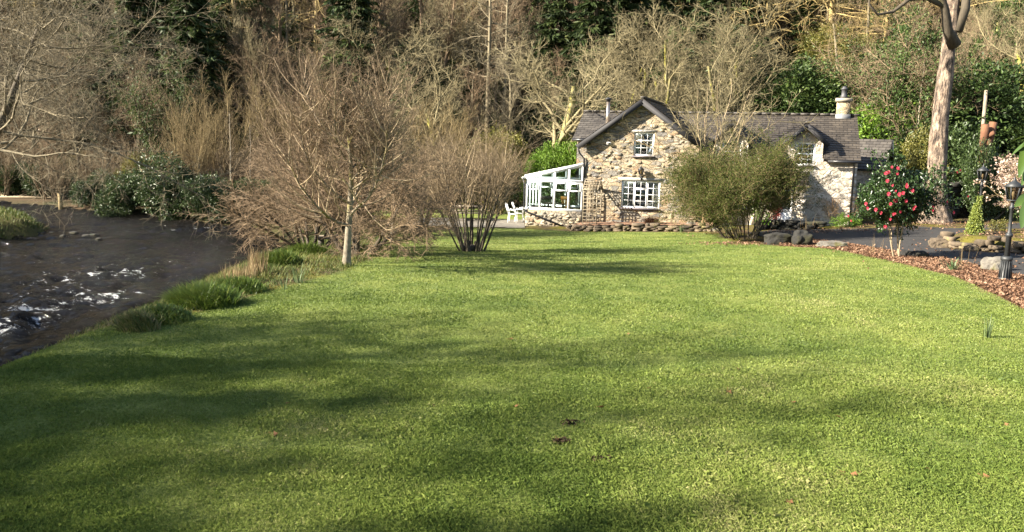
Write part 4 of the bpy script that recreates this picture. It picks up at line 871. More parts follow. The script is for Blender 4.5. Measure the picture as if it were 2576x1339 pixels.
# ivy clad tree: fork skeleton with ivy leaves on trunk and limbs
T, C, sk, r = tree_meshes(190, *SP['fork'], 1); F = leaf_on(sk, (0,), r, 2600, .13, .1, .42, .2, tmin=0, mean=.5); F2 = leaf_on(sk, (1,), r, 240, .13, .1, .3, .2, tmin=0, mean=.5); F.stamp(F2.data(), (0, 0, 0))
PROTO['ivy'] = (T.build('trunk', M['b_dark'], smooth=True), C.build('crown', M['b_twig']), 9.6, None, None, [F.build('ivy', M['l_ivy'])])
def sproto(key, seed, rx, ry, h, mat, **kw):
    kw = dict(dict(nclump=420, per=44, L=.13, w=.06, rc=.34), **kw); st, mb = shrub_mesh(seed, rx, ry, h, **kw); PROTO[key] = (st.build('stems', M['b_dark']), mb.build('foliage', M[mat]), h, None, None, [])
sproto('rhodo0', 200, 2.2, 1.8, 2.6, 'l_rhodo'); sproto('rhodo1', 201, 1.9, 1.9, 2.8, 'l_rhodo', lobes=6); sproto('laurel', 202, 1.8, 1.6, 3.0, 'l_laurel', L=.11, w=.055); sproto('olive', 203, 1.8, 1.6, 3.2, 'l_olive', L=.1, w=.045)
sproto('ivyb', 204, 2.2, 2.0, 3.4, 'l_ivy', lobes=7); sproto('dark', 205, 2.2, 1.8, 3.0, 'l_ivy', lobes=6, mean=.3)
used_first = {}
def place(key, u, vtop, Y, label, wf=1.0, cat=None, name=None, rz=None, group=None, hmin=2.0, at=None, H=None):
    r = random.Random(hash((key, u, Y)) if False else int(u * 7 + Y * 131)); a = PROTO[key]
    x = at[0] if at else P(u, 300, Y)[0]; g = hz(x, Y); H = H or max(hmin, P(u, vtop, Y)[2] - g); s = H / a[2]; w = s * wf
    if key.startswith(('con', 'pine', 'larch')): w = (s * .5 + .5) * wf
    nm, ct = {'con': ('conifer', 'conifer'), 'yew': ('yew_tree', 'tree'), 'ivy': ('ivy_clad_tree', 'tree'), 'rho': ('rhododendron', 'shrub'), 'lau': ('laurel', 'shrub'), 'oli': ('evergreen_shrub', 'shrub'), 'dar': ('evergreen_shrub', 'shrub'), 'bir': ('birch_tree', 'tree'), 'lar': ('larch_tree', 'tree'), 'pin': ('pine_tree', 'tree'), 'och': ('willow_tree', 'tree')}.get(key[:3], ('bare_tree', 'tree'))
    if key == 'ivyb': nm, ct = 'ivy_mound', 'shrub'
    e = empty(name or nm, (x, Y, g - .05), r.uniform(0, 6.28) if rz is None else rz, label, cat or ct, group); e.scale = (w, w, s)
    for q in [a[0], a[1]] + a[5]:
        c = q.copy(); COL.objects.link(c); c.parent = e
    return e
BG = [
 ('con0', 480, -70, 53, 'tall dark conifer furthest right of the conifers above the far river bank', 1.15), ('con1', 345, -90, 57, 'sunlit conifer between two others above the far river bank', 1.2), ('con0', 245, -60, 59, 'green conifer behind the overhanging riverside branches', 1.1), ('con1', 410, -60, 62, 'conifer behind the tall dark conifer on the far slope', 1.1),
 ('ivy', 440, 150, 51, 'dark ivy clad tree below the tall conifers across the river', .8), ('brown0', 345, 130, 53, 'red brown twiggy tree left of the ivy clad tree across the river', 1.1), ('brown1', 195, 90, 55, 'brown bare tree behind the overhanging branches across the river', 1.1), ('grey0', 70, 30, 52, 'grey bare tree across the river above the driftwood bank', 1.1), ('brown0', -40, 10, 56, 'brown bare tree at the upstream end of the far bank', 1.1),
 ('ochre0', 540, 175, 47.5, 'broad tan willow of fine upright twigs above the bank rhododendrons', 1.1), ('ochre1', 470, 255, 45, 'smaller tan willow left of the broad tan willow', .9),
 ('birch0', 577, 275, 42.6, 'thin pale birch, taller of the pair by the far bank rhododendrons', 1.0), ('birch1', 627, 300, 43.2, 'thin pale birch leaning beside a taller birch on the far bank', 1.0),
 ('brown1', 650, 60, 57, 'purple brown bare tree behind the mossy trunked garden tree', 1.2), ('ochre0', 715, 165, 50, 'tan willow directly behind the mossy trunked garden tree', 1.1), ('con0', 880, -110, 58, 'deep green conifer at the skyline behind the garden tree', 1.15), ('grey0', 590, -60, 78, 'bare tree high on the slope beside the dark conifers', 1.3), ('pine0', 720, -80, 66, 'straight pale pine trunk rising left of the deep green conifer', .8),
 ('oak0', 1010, 20, 58, 'lichen grey oak right of the deep green conifer', 1.25), ('oak1', 1120, 85, 52, 'mossy oak with low forked trunk left of the tall thin pines', 1.15),
 ('pine0', 1228, -120, 57, 'tallest straight pine, the full length trunk left of the round oak', .9), ('pine0', 1262, -100, 61, 'second straight pine just right of the tallest one', .8), ('larch0', 1180, -80, 66, 'larch behind the mossy forked oak', .9),
 ('oak0', 1390, 55, 49, 'round crowned bare oak above the bright laurel beside the conservatory', 1.2), ('ochre1', 1080, 235, 46, 'tan willow thicket behind the picnic table', 1.25), ('ochre0', 1260, 325, 45.5, 'low tan thicket left of the bright laurel', 1.1), ('ochre1', 1170, 300, 49, 'tan thicket beneath the two pines', 1.1),
 ('brown0', 1195, 160, 55, 'brown bare tree filling the gap between the two pines and the mossy oak', 1.2), ('grey0', 1300, 130, 54, 'grey twiggy tree between the second pine and the round oak', 1.2), ('olive', 1215, 330, 51, 'olive evergreen shrub at the foot of the tallest pine', 1.4),
 ('con1', 1490, -120, 59, 'dark conifer behind the gable, left of two', 1.2), ('con0', 1575, -110, 62, 'dark conifer behind the gable, right of two', 1.1), ('con1', 1400, -90, 64, 'conifer high behind the round crowned oak', 1.1),
 ('fork0', 1610, 30, 50.5, 'yellow lichened tree with many limbs behind the gable apex', 1.15), ('fork1', 1700, 10, 52, 'pale bare tree with lichened stems right of the gable apex', 1.1), ('fork0', 1815, -10, 51, 'lichened tree with a leaning limb before the dark yew', 1.15), ('brown1', 1740, -60, 66, 'purple grey bare tree high behind the cottage roof', 1.3),
 ('yew', 1835, 55, 56, 'dense dark yew behind the cottage ridge', 1.1), ('ivyb', 1945, 150, 54, 'dark evergreen mound above the cottage ridge, left of three', 1.2), ('ivyb', 2045, 170, 52, 'dark evergreen mound above the cottage ridge, middle of three', 1.2), ('yew', 2010, 130, 58, 'dark evergreen tree above the right end of the ridge', 1.1),
 ('larch0', 2060, -60, 61, 'ochre larch with hanging branches above the chimney', 1.2), ('larch1', 2165, 10, 57, 'tan drooping larch right of the chimney top', 1.2), ('larch0', 2240, -50, 60, 'ochre larch left of the big pale trunk', 1.1), ('brown0', 1940, -50, 66, 'red brown birch crown above the dark evergreens', 1.3), ('olive', 2120, 60, 59, 'yellow green evergreen between the drooping larches', 1.5),
 ('ivy', 2295, 20, 45, 'ivy clad tree just left of the big pale trunk', 1.0), ('laurel', 2225, 235, 46.5, 'green laurel bank above the outbuilding roof', 1.2), ('rhodo1', 2160, 300, 47, 'dark shrub against the chimney side of the cottage', 1.1), ('olive', 2300, 330, 41.5, 'olive shrub between the outbuilding and the big pale trunk', .9), ('dark', 2320, 420, 41.5, 'dark shrub behind the flowering camellia', 1.0), ('birch1', 2310, 120, 43, 'pale forked stem in front of the ivy by the big trunk', .7),
 ('dark', 2425, 190, 45, 'deep shaded evergreen right of the big pale trunk', 1.3), ('rhodo0', 2440, 310, 41.5, 'leafy rhododendron left of the sawn red stump', 1.0), ('ivyb', 2545, 250, 44, 'ivy covered bank behind the sawn red stump', 1.3), ('olive', 2490, 200, 46, 'olive bushy shrub above the pole', .9), ('grey0', 2410, 30, 44, 'slender grey branches just right of the big pale trunk', .5),
 ('oak1', 2570, -40, 47, 'yellow mossed oak limbs above the ivy bank', 1.2), ('oak0', 2480, -20, 53, 'mossy bare tree behind the pole', 1.1), ('con0', 2560, -60, 60, 'dark conifer behind the yellow mossed oak', 1.2), ('dark', 2440, 440, 40.3, 'dark shrub at the foot of the big pale trunk', .8), ('dark', 2590, 400, 40, 'dark shrub behind the magnolia', 1.0),
 ('yew', 1700, 60, 57.5, 'dark yew directly behind the gable ridge', 1.1), ('con0', 1770, -60, 60, 'dark conifer behind the dense yew, left of the drooping larches', 1.0), ('yew', 1905, 90, 58, 'dark yew left of the evergreen mounds', 1.2), ('con1', 2010, -20, 62, 'green conifer standing among the larches', 1.0), ('yew', 2110, 150, 55, 'dark evergreen right behind the chimney', 1.0), ('larch1', 2110, 60, 54, 'tan larch whose branches droop over the chimney', 1.1), ('olive', 2030, 60, 60, 'yellow green evergreen above the ridge end', 1.6), ('olive', 2190, 90, 55, 'yellow green evergreen right of the drooping larches', 1.4), ('rhodo1', 2505, 365, 37.8, 'leafy shrub in front of the sawn red stump', .6), ('con0', 2420, -40, 60, 'dark conifer high behind the slender grey branches', 1.1), ('ivyb', 2590, 120, 48, 'ivy mound at the right end of the slope', 1.3), ('con1', 1640, -90, 66, 'dark conifer at the skyline above the gable', 1.1), ('yew', 1020, 150, 54, 'small dark yew behind the tan thicket', .7), ('con1', 560, -20, 60, 'conifer right of the tall dark conifer', 1.0),
 ('dark', 20, 440, 50, 'low dark thicket shrub on the far bank behind the driftwood, upstream', 1.5), ('rhodo1', 130, 455, 49, 'low dark thicket shrub on the far bank right of the driftwood', 1.3), ('ochre1', -30, 330, 50, 'tan willow on the far bank upstream', 1.2), ('brown0', 120, 250, 49, 'brown tree rising from the far bank thicket', 1.1),
 ('rhodo0', 300, 435, 42.5, 'rhododendron with pale lit leaves, upstream of three on the far bank', 1.25), ('rhodo1', 455, 395, 40.5, 'tall dark rhododendron in the middle of three on the far bank', 1.1), ('rhodo0', 560, 450, 39.2, 'glossy lit rhododendron nearest the bare garden trees', 1.15), ('rhodo1', 225, 470, 45, 'shaded low rhododendron at the water edge upstream', .9), ('olive', 350, 390, 46, 'yellowish evergreen behind the far bank rhododendrons', 1.0), ('dark', 640, 480, 40.5, 'dark shrub over the water behind the garden trees', 1.2),
 ('laurel', 1365, 372, 46, 'bright green laurel at the back of the conservatory, left of two', .8), ('laurel', 1432, 340, 46.8, 'bright green laurel at the back of the conservatory, right of two', .8), ('dark', 1330, 420, 48.5, 'dark evergreen hedge shrub left of the conservatory', 1.1), ('dark', 1240, 440, 50, 'dark hedge shrub behind the golden shrub', 1.2), ('dark', 1120, 450, 50, 'dark hedge shrub behind the picnic table', 1.3), ('rhodo0', 1000, 470, 49, 'dark hedge shrub behind the bare multi stemmed shrubs', 1.4), ('rhodo1', 880, 470, 47, 'dark hedge shrub hidden behind the mossy trunked tree', 1.5), ('rhodo1', 1400, 430, 44.2, 'dense green shrub seen through the conservatory glass', 1.2),
]
for e in BG: place(e[0], e[1], e[2], e[3], e[4], e[5])
# tall trees standing outside the view to the left: they cast the long shadows across the lawn
SHADOWS = [('ivy', -27, -4.6, 16, .8), ('ivy', -29.5, -3.2, 18, .7), ('ivy', -26, -1.9, 16, .7), ('ivy', -30, -.4, 18, .75), ('con1', -28.5, 1.0, 17, .55), ('ivy', -31, 2.2, 18, .7), ('ivy', -26.5, 3.5, 14, .7), ('con0', -33, -6.2, 20, .6),
           ('ivy', -29, 5.0, 15, .6), ('ivy', -25.6, 6.6, 12, .6), ('oak1', -32, 8.5, 15, .9), ('oak0', -26, 12.5, 9.5, 1.0), ('fork0', -33, -8, 18, .8), ('ivy', -27, -7, 17, .7), ('oak1', -25.5, 17.5, 8, .9), ('ivy', -29, 10.3, 12.5, .5)]
for i, (k, x, y, H, w) in enumerate(SHADOWS):
    place(k, 0, 0, y, 'tall riverside tree outside the view that shades the lawn', w, at=(x, y), H=H, group='trees on the near left bank')
for key in PROTO:
    for q in [PROTO[key][0], PROTO[key][1]] + PROTO[key][5]: q['proto'] = 1

# far wooded hillside: one mass
def lod(sp, seed, cut):
    st, lv = SP[sp]; lv = [list(l) for l in lv[:cut]]; lv[-1][8] *= 1.7; T, C, sk, r = tree_meshes(seed, st, lv, 1); T.stamp(C.data(), (0, 0, 0)); return T.data()
rw = np.random.default_rng(77)
LOD = [lod('brown', 301, 3), lod('brown', 302, 3), lod('oak', 303, 3), lod('ochre', 304, 3), lod('larch', 305, 2)]
def wood(name, label, mats, sel, n, ymin, ymax, seed, keep=None):
    rw = np.random.default_rng(seed); mb = MB(); k = 0
    while k < n:
        Y = rw.uniform(ymin, ymax); x = rw.uniform(-.78 * Y, .78 * Y); g = hz(x, Y)
        if g < 1.5 or rw.random() > (keep(x / Y) if keep else 1): continue
        s = rw.uniform(.75, 1.25); mb.stamp(sel[k % len(sel)], (x, Y, g - .2), rw.uniform(0, 6.28), (s, s, s), rw.uniform(-.2, .2)); k += 1
    o = mb.build(name, mats); tag(o, label, 'woodland', kind='stuff'); return o
wood('brown_hillside_wood', 'far leafless brown woodland covering the hillside', M['b_red'], LOD[:2], 95, 60, 93, 1, lambda q: .25 if q > .15 else 1)
wood('grey_hillside_wood', 'far leafless grey and tan woodland covering the hillside', M['b_mosst'], LOD[2:4], 85, 59, 92, 2, lambda q: .3 if q > .2 else 1)
wood('larch_hillside_wood', 'far ochre larch woodland on the hillside', M['b_larch'], LOD[4:], 70, 57, 90, 3, lambda q: 1 if q > .2 else .3)
CL = [MB(), MB()]
for i in range(2):
    T, F = conifer_mesh(310 + i, 15, 3.4, n=60, per=26, L=.7, w=.2); CL[i] = F.data()
wood('conifer_hillside_wood', 'far dark conifer woodland covering the hillside', M['l_conifer'], CL, 85, 60, 92, 4, lambda q: 1 if (q > .12 or q < -.35) else .4)
SHD = [shrub_mesh(320 + i, 2.4, 2.0, 2.4, 120, 34, .22, .1, .45, lobes=6)[1].data() for i in range(3)]
wood('evergreen_undergrowth', 'ivy and evergreen undergrowth spread over the hillside', M['l_ivy'], SHD, 480, 49, 93, 5, lambda q: 1 if q > .15 else .45)
BRK = [lod('ochre', 330, 2)]
def scrub(name, n, seed):
    rw = np.random.default_rng(seed); mb = MB(); k = 0
    while k < n:
        Y = rw.uniform(45, 80); x = rw.uniform(-.75 * Y, .75 * Y); g = hz(x, Y)
        if (g < .2 and x > -12) or g < -1.5 or (-12 < x < 19 and Y < 51): continue
        s = rw.uniform(.3, .55); mb.stamp(BRK[0], (x, Y, g - .1), rw.uniform(0, 6.28), (s * 1.3, s * 1.3, s), rw.uniform(-.2, .2)); k += 1
    tag(mb.build(name, M['b_twig']), 'tangled bare brushwood on the lower hillside', 'undergrowth', kind='stuff')
scrub('brushwood_undergrowth', 330, 6)

# ------------------------------------------------------------------ garden trees
t1 = gp(870, 670)
bare('garden_tree', 'pale trunked tree with yellow moss and ascending bare shoots at the lawn edge', 'tree', tuple(t1), 11, (1, 0, 1.5, 3.1, .092, 9, .045, .03),
     [(12, .33, .98, 68, 9, .78, .3, .55, .03, 7, .1, .15), (22, .1, 1, 48, 15, .74, .35, .55, .015, 6, .07, .19), (9, .15, 1, 34, 13, .44, .3, .5, .0055, 4, .11, .05), (6, .1, 1, 36, 13, .48, .3, .7, .0035, 2, .12, .04)], M['b_birch'], M['b_red'], 2, flare=.35, mid=M['b_shoot'])
t2 = gp(905, 643)
bare('spreading_tree', 'low dark multi stemmed tree spreading wide behind the pale trunked tree', 'tree', tuple(t2), 12, (6, .25, 62, 2.6, .085, 7, .09, .06),
     [(12, .25, 1, 48, 12, .75, .3, .5, .018, 5, .12, .03), (11, .15, 1, 45, 14, .5, .3, .5, .009, 4, .14, .02), (9, .1, 1, 42, 14, .5, .3, .6, .006, 3, .14, .0), (4, .1, 1, 40, 14, .5, .3, .7, .0045, 2, .14, 0)], M['b_dark'], M['b_red'], 1, sc=(1.0, .8, 1))
t2b = P(690, 560, 24); 
bare('overhanging_shrub', 'reddish bare shrub leaning over the river left of the pale trunked tree', 'shrub', on(-6.2, 24.2, -.05), 13, (11, .3, 60, 2.6, .05, 6, .07, .05),
     [(13, .2, 1, 42, 12, .6, .3, .5, .012, 5, .1, .03), (9, .15, 1, 42, 14, .5, .3, .55, .007, 4, .12, .02), (7, .1, 1, 40, 14, .5, .3, .65, .0055, 2, .14, .0)], M['b_dark'], M['b_red'], 1)
t3 = gp(1188, 632)
e3, sk3, r3 = bare('multistem_shrub', 'vase shaped bare shrub with many stems from a mossy stump on the lawn', 'shrub', tuple(t3), 14, (24, .33, 33, 3.0, .038, 6, .04, .035),
     [(9, .4, 1, 28, 9, .5, .3, .55, .011, 4, .08, .06), (7, .15, 1, 34, 12, .5, .3, .6, .006, 3, .1, .04), (4, .1, 1, 36, 12, .5, .3, .7, .0048, 2, .12, .02)], M['b_dark'], M['b_twig'], 1, mid=M['b_shoot'])
def stump_mesh(seed, n, r0, h):
    r = np.random.default_rng(seed); mb = MB()
    for i in range(n):
        a = r.uniform(0, 6.28); q = r.uniform(0, r0 * .8); tilt = r.uniform(.05, .5); hh = h * r.uniform(.4, 1.1); rr = r.uniform(.06, .11)
        p = np.array([q * math.cos(a), q * math.sin(a), -.1]); d = np.array([math.cos(a) * math.sin(tilt), math.sin(a) * math.sin(tilt), math.cos(tilt)])
        mb.tube([p, p + d * hh * .6, p + d * hh], [rr * 1.15, rr, rr * .85], 9)
    return mb
stump_mesh(4, 11, .38, .42).build('stump', M['b_dark'], e3)
# other trunks on the strip beyond
bare('thicket_tree', 'dark clustered stems left of the picnic table', 'shrub', tuple(gp(1052, 592)), 15, (12, .3, 26, 3.6, .07, 6, .05, .05),
     [(9, .35, 1, 38, 10, .6, .3, .5, .016, 4, .09, .06), (8, .15, 1, 38, 12, .5, .3, .55, .009, 3, .12, .03), (6, .1, 1, 38, 12, .5, .3, .7, .006, 2, .14, .02)], M['b_dark'], M['b_twig'], 1)
bare('slender_birch', 'slender white stemmed birch behind the spreading dark tree', 'tree', tuple(gp(984, 612)), 16, (1, 0, 3, 4.2, .075, 7, .04, .04),
     [(16, .3, 1, 42, 10, .42, .4, .5, .014, 4, .1, .08), (8, .15, 1, 40, 12, .5, .3, .55, .008, 3, .12, .03), (6, .1, 1, 38, 12, .5, .3, .7, .005, 2, .14, .02)], M['b_white'], M['b_twig'], 1)
hzl = gp(1771, 574)
bare('garden_hazel', 'orange barked tree with bare greenish branches in front of the cottage roof', 'tree', tuple(hzl), 17, (1, 0, 2, 3.5, .15, 7, .03, .03),
     [(15, .5, 1, 50, 14, 1.35, .1, .42, .034, 7, .11, .075), (9, .15, 1, 40, 14, .42, .35, .5, .015, 5, .15, .05), (6, .12, 1, 44, 14, .45, .3, .55, .009, 3, .18, .03), (3, .1, 1, 42, 14, .45, .3, .7, .006, 2, .18, .02)], M['b_hazel'], M['b_mosst'], 1, flare=.25, mid=M['b_shoot'])
# overhanging riverside tree from the left
bare('riverside_tree', 'wide bare tree whose dark branches hang over the river from the left bank', 'tree', on(-21.6, 31.6, -.1), 18, (1, 0, 10, 8.5, .24, 8, .06, .04),
     [(22, .28, 1, 66, 14, .85, .25, .36, .04, 10, .13, .03), (14, .15, 1, 46, 14, .46, .35, .45, .016, 6, .19, .03), (10, .12, 1, 45, 15, .48, .3, .5, .009, 4, .2, .02), (5, .1, 1, 45, 15, .5, .3, .65, .007, 2, .2, .0)], M['b_dark'], M['b_grey'], 1, rz=-.2)
# spirea bush by the driveway
sb = gp(1868, 600)
T, C, sk, r = tree_meshes(19, (46, .5, 50, 3.0, .022, 6, .045, .03), [(9, .35, 1, 34, 10, .5, .35, .6, .008, 4, .1, .06), (8, .15, 1, 40, 14, .5, .3, .6, .005, 3, .14, .03), (4, .1, 1, 42, 14, .5, .3, .7, .004, 2, .14, .02)], 1)
e = empty('flowering_bush', tuple(sb), 0, 'large rounded olive green bush with fanning stems beside the driveway', 'bush'); e.scale = (1.1, 1.0, 1.06); e.rotation_euler = (0, -.19, 0)
T.build('stems', M['b_dark'], e, smooth=True); C.build('twigs', M['b_ochre'], e)
F = leaf_on(sk, (2,), r, 12, .062, .034, .07, .3, mean=.5); F2 = leaf_on(sk, (3,), r, 5, .056, .031, .06, .3, mean=.55); F.stamp(F2.data(), (0, 0, 0)); F.build('foliage', M['l_spirea'], e)
# camellia
cm = gp(2256, 649)
T, C, sk, r = tree_meshes(20, (4, .1, 15, 1.95, .036, 6, .07, .04), [(12, .58, 1, 58, 14, .6, .15, .5, .012, 4, .12, .05), (8, .15, 1, 50, 14, .5, .3, .5, .006, 3, .14, .04), (4, .2, 1, 50, 14, .5, .3, .6, .004, 2, .14, .03)], 1)
e = empty('camellia', tuple(cm), 0, 'camellia standard with glossy dark leaves and pink red flowers by the driveway', 'shrub')
e.scale = (.9, .95, 1.08); e.rotation_euler = (0, -.17, 0)
T.build('trunk', M['b_cream'], e, smooth=True); C.build('twigs', M['b_dark'], e)
F = leaf_on(sk, (2,), r, 9, .12, .055, .06, .2, mean=.4); F2 = leaf_on(sk, (3,), r, 10, .11, .05, .04, .2, mean=.45); F.stamp(F2.data(), (0, 0, 0)); F.build('foliage', M['l_camellia'], e)
fl = MB()
for ring, (k, rr, zc, til) in enumerate(((7, .05, 0, .25), (6, .036, .012, .7), (4, .018, .02, 1.15))):
    for j in range(k):
        a = j * 2 * PI / k + ring * .4; d = np.array([math.cos(a) * math.cos(til), math.sin(a) * math.cos(til), math.sin(til)]); s_ = np.array([-math.sin(a), math.cos(a), 0]); c0 = np.array([0, 0, zc]); L_ = rr + .012
        fl.add([c0, c0 + d * L_ * .6 - s_ * L_ * .42, c0 + d * L_ + [0, 0, .008], c0 + d * L_ * .6 + s_ * L_ * .42], [np.array([[0, 1, 2, 3]])], .2 + .3 * ring)
flo = fl.build('flower', M['flower']); pts = sk[3][0][:, -1]; cen = pts.mean(0); o_ = pts - cen
sc_ = np.linalg.norm(o_ / [1, 1, .8], axis=1) - .7 * o_[:, 1] - .3 * o_[:, 2] - .12 * o_[:, 0] + r.uniform(0, .9, len(pts)); idx = np.argsort(-sc_)[:40]
for j, i in enumerate(idx):
    f = flo if j == 0 else flo.copy()
    if j: COL.objects.link(f)
    f.parent = e; p = pts[i] + nrm(o_[i] + [0, -.3, 0]) * .07; f.location = p; f.rotation_euler = Vector(o_[i] + np.array([-.25, -.45, .15])).to_track_quat('Z', 'Y').to_euler(); s_ = r.uniform(.6, 1.0); f.scale = (s_, s_, s_)
# big pale trunk
bt = P(2352, 552, 36.5)
sk, r = skeleton(21, (1, 0, 1.5, 15.5, .47, 16, .018, .02), [])
T = MB(); pos, rr = sk[0]; rr = rr.copy(); rr[:, 0] *= 1.75; rr[:, 1] *= 1.12; rr *= 1 + .05 * np.sin(np.arange(rr.shape[1]) * 2.1)[None]; tubes(T, pos, rr, 20, np.array([.5]))
bz = hz(bt[0], 36.5)
e = empty('tall_tree', (bt[0], 36.5, bz), 0, 'massive pale scaly trunk with a dark limb beside the driveway', 'tree'); T.build('trunk', M['b_big'], e, smooth=True)
zt = P(2350, 60, 36.5)[2] - bz
L_ = MB(); L_.tube([(.1, -.1, zt - .9), (-.45, -.5, zt - .35), (-.75, -.7, zt + .5), (-1.2, -.9, zt + 1.3), (-2.4, -1.2, zt + 2.0)], [.3, .21, .17, .14, .08], 10)
L_.tube([(-.8, -.75, zt + .62), (-1.7, -.9, zt + .95), (-2.5, -1, zt + .85), (-3.2, -1.1, zt + .3), (-3.9, -1.2, zt + .15), (-4.3, -1.2, zt + .55), (-4.4, -1.3, zt + 1.1)], [.12, .1, .08, .07, .06, .05, .03], 8)
L_.tube([(.3, .1, zt - .3), (.55, .1, zt + .7), (.6, .2, zt + 2.4)], [.22, .2, .15], 8); L_.build('limb', M['b_dark'], e, smooth=True)
T2, C2, sk2, r2 = tree_meshes(22, (1, 0, 4, 5, .16, 6, .08, .05), SP['oak'][1][:3], 1); T2.stamp(C2.data(), (0, 0, 0)); up_ = MB(); up_.stamp(T2.data(), (-2.3, -1.2, zt + 1.9)); up_.stamp(T2.data(), (0, 0, 15), 2.0, (1.3, 1.3, 1.3)); up_.build('crown', M['b_dark'], e)
# magnolia
mg = P(2545, 500, 31.5)
T, C, sk, r = tree_meshes(23, (5, .2, 34, 2.6, .06, 6, .08, .05), [(8, .3, 1, 46, 12, .6, .3, .5, .016, 4, .12, .04), (7, .15, 1, 46, 12, .5, .3, .55, .008, 3, .14, .02), (4, .1, 1, 44, 12, .5, .3, .7, .006, 2, .14, 0)], 1)
e = empty('magnolia', on(mg[0] + 1.0, 31.5, -.05), 0, 'magnolia covered in pale pink blossom behind the lamp posts', 'tree'); T.build('trunk', M['b_ochre'], e, smooth=True); C.build('crown', M['b_ochre'], e); F = leaf_on(sk, (3,), r, 4, .11, .085, .05, .5, mean=.5); F.build('blossom', M['l_mag'], e)
# sawn stump and pole
sp_ = P(2478, 380, 39); e = empty('sawn_stump', on(sp_[0], 39, -.1), 0.4, 'reddish sawn off tree stump with cut limb ends above the shrubs', 'stump'); hh = P(2478, 302, 39)[2] - hz(sp_[0], 39)
mb = MB(); mb.tube([(0, 0, -.2), (0, 0, hh - 1.8), (-.02, 0, hh - 1.1), (0, 0, hh - .85)], [.26, .22, .25, .27], 14); mb.build('trunk', M['b_stump'], e, smooth=True)
for p, q, rr in (((-.1, 0, hh - 1.1), (-.3, -.1, hh - .12), .19), ((.15, 0, hh - 1.1), (.33, -.05, hh), .2), ((-.05, -.1, hh - .7), (-.02, -.4, hh - .5), .12), ((-.2, 0, hh - 1.2), (-.58, -.25, hh - 1.0), .13)): mb = MB(); mb.tube([p, (np.array(p) + np.array(q)) / 2, q], [rr, rr * .97, rr * .9], 12); mb.build('cut_limb', M['b_stump'], e)
pl = P(2477, 260, 40.5); e = empty('timber_pole', on(pl[0], 40.5, -.1), 0, 'upright pale timber pole behind the sawn red stump', 'pole'); mb = MB(); hh = P(2477, 222, 40.5)[2] - hz(pl[0], 40.5); mb.tube([(0, 0, 0), (.03, 0, hh * .5), (.02, 0, hh)], [.1, .09, .08], 8); mb.build('post', M['greywood'], e)
for o in [q for k in PROTO for q in [PROTO[k][0], PROTO[k][1]] + PROTO[k][5]]: bpy.data.objects.remove(o)

# ------------------------------------------------------------------ rocks and dry stone walls
def rock(name, label, loc, size, seed, mat='rock', group=None, cat='rock', rz=0.0, sub=4, amp=.28):
    bm = bmesh.new(); bmesh.ops.create_icosphere(bm, subdivisions=sub, radius=1.0); o_ = Vector((seed * 7.3, seed * 3.1, seed * 1.7))
    for v in bm.verts:
        c = v.co.copy(); d = mnoise.noise(c * 1.1 + o_) * amp + mnoise.noise(c * 2.7 + o_) * amp * .5 + mnoise.noise(c * 6 + o_) * amp * .16
        c = Vector([math.copysign(abs(a) ** .8, a) for a in c]); v.co = c * (1 + d)
        if v.co.z < -.55: v.co.z = -.55
    for v in bm.verts: v.co = Vector((v.co.x * size[0], v.co.y * size[1], v.co.z * size[2]))
    me = bpy.data.meshes.new(name); bm.to_mesh(me); bm.free()
    a = me.attributes.new('tint', 'FLOAT', 'POINT'); a.data.foreach_set('value', np.full(len(me.vertices), .5, np.float32))
    me.materials.append(M[mat]); o = bpy.data.objects.new(name, me); COL.objects.link(o); o.location = loc; o.rotation_euler = (0, 0, rz); return tag(o, label, cat, group)
def lump(r, c, s, az):
    k = 8; a = np.arange(k) * 2 * PI / k + r.uniform(0, .6); rr = np.clip(r.normal(1, .14, k), .7, 1.3); ca, sa = math.cos(az), math.sin(az); L = []
    for q, zf in ((.92, -1), (1.03, -.5), (1.0, .6), (.88, 1)):
        x = np.cos(a) * rr * s[0] * q; y = np.sin(a) * rr * s[1] * q; L.append(np.stack([c[0] + x * ca - y * sa, c[1] + x * sa + y * ca, c[2] + s[2] * (zf + r.normal(0, .12, k))], 1))
    return np.concatenate(L), [np.array([[i * k + j, i * k + (j + 1) % k, (i + 1) * k + (j + 1) % k, (i + 1) * k + j] for i in range(3) for j in range(k)]), np.array([[3 * k + j for j in range(k)]])]
def stonewall(name, label, path, h, seed, mat='drystone', ls=(.1, .3), hs=(.028, .06), dp=.2, cat='wall', ragged=.12):
    r = np.random.default_rng(seed); mb = MB(); P_ = np.array(path, float); seg = np.linalg.norm(np.diff(P_, axis=0), axis=1); cum = np.concatenate([[0], np.cumsum(seg)]); z = 0
    while z < h:
        hh = r.uniform(*hs); s = r.uniform(-.2, 0)
        while s < cum[-1]:
            l = r.uniform(*ls); m_ = min(max(s + l, 0), cum[-1]); i = min(np.searchsorted(cum, m_, 'right') - 1, len(seg) - 1); f = (m_ - cum[i]) / seg[i]; p = P_[i] * (1 - f) + P_[i + 1] * f; d = (P_[i + 1] - P_[i]) / seg[i]
            if z + hh < h * r.uniform(1 - ragged * 2, 1 + ragged):
                v, fs = lump(r, (p[0] + r.normal(0, .025), p[1] + r.normal(0, .025), hz(p[0], p[1]) + z + hh), (l * 1.02, dp * r.uniform(.8, 1.15), hh * 1.08), math.atan2(d[1], d[0])); mb.add(v, fs, np.clip(r.normal(.5, .25), 0, 1))
            s += 2 * l
        z += 2 * hh
    return tag(mb.build(name, M[mat]), label, cat)
bedf = [tuple(cw(a, b)[:2]) for a, b in ((-.35, -1.35), (.6, -1.55), (2.6, -1.6), (4.4, -1.6), (6.1, -1.5))]
stonewall('bed_wall', 'low dry stone edging of the flower bed along the cottage gable', bedf, .3, 1)
bed2 = [gxy(1908, 577), gxy(1960, 577), gxy(2015, 577), gxy(2062, 575)]; bed2 = [tuple(np.array(p)) for p in bed2]
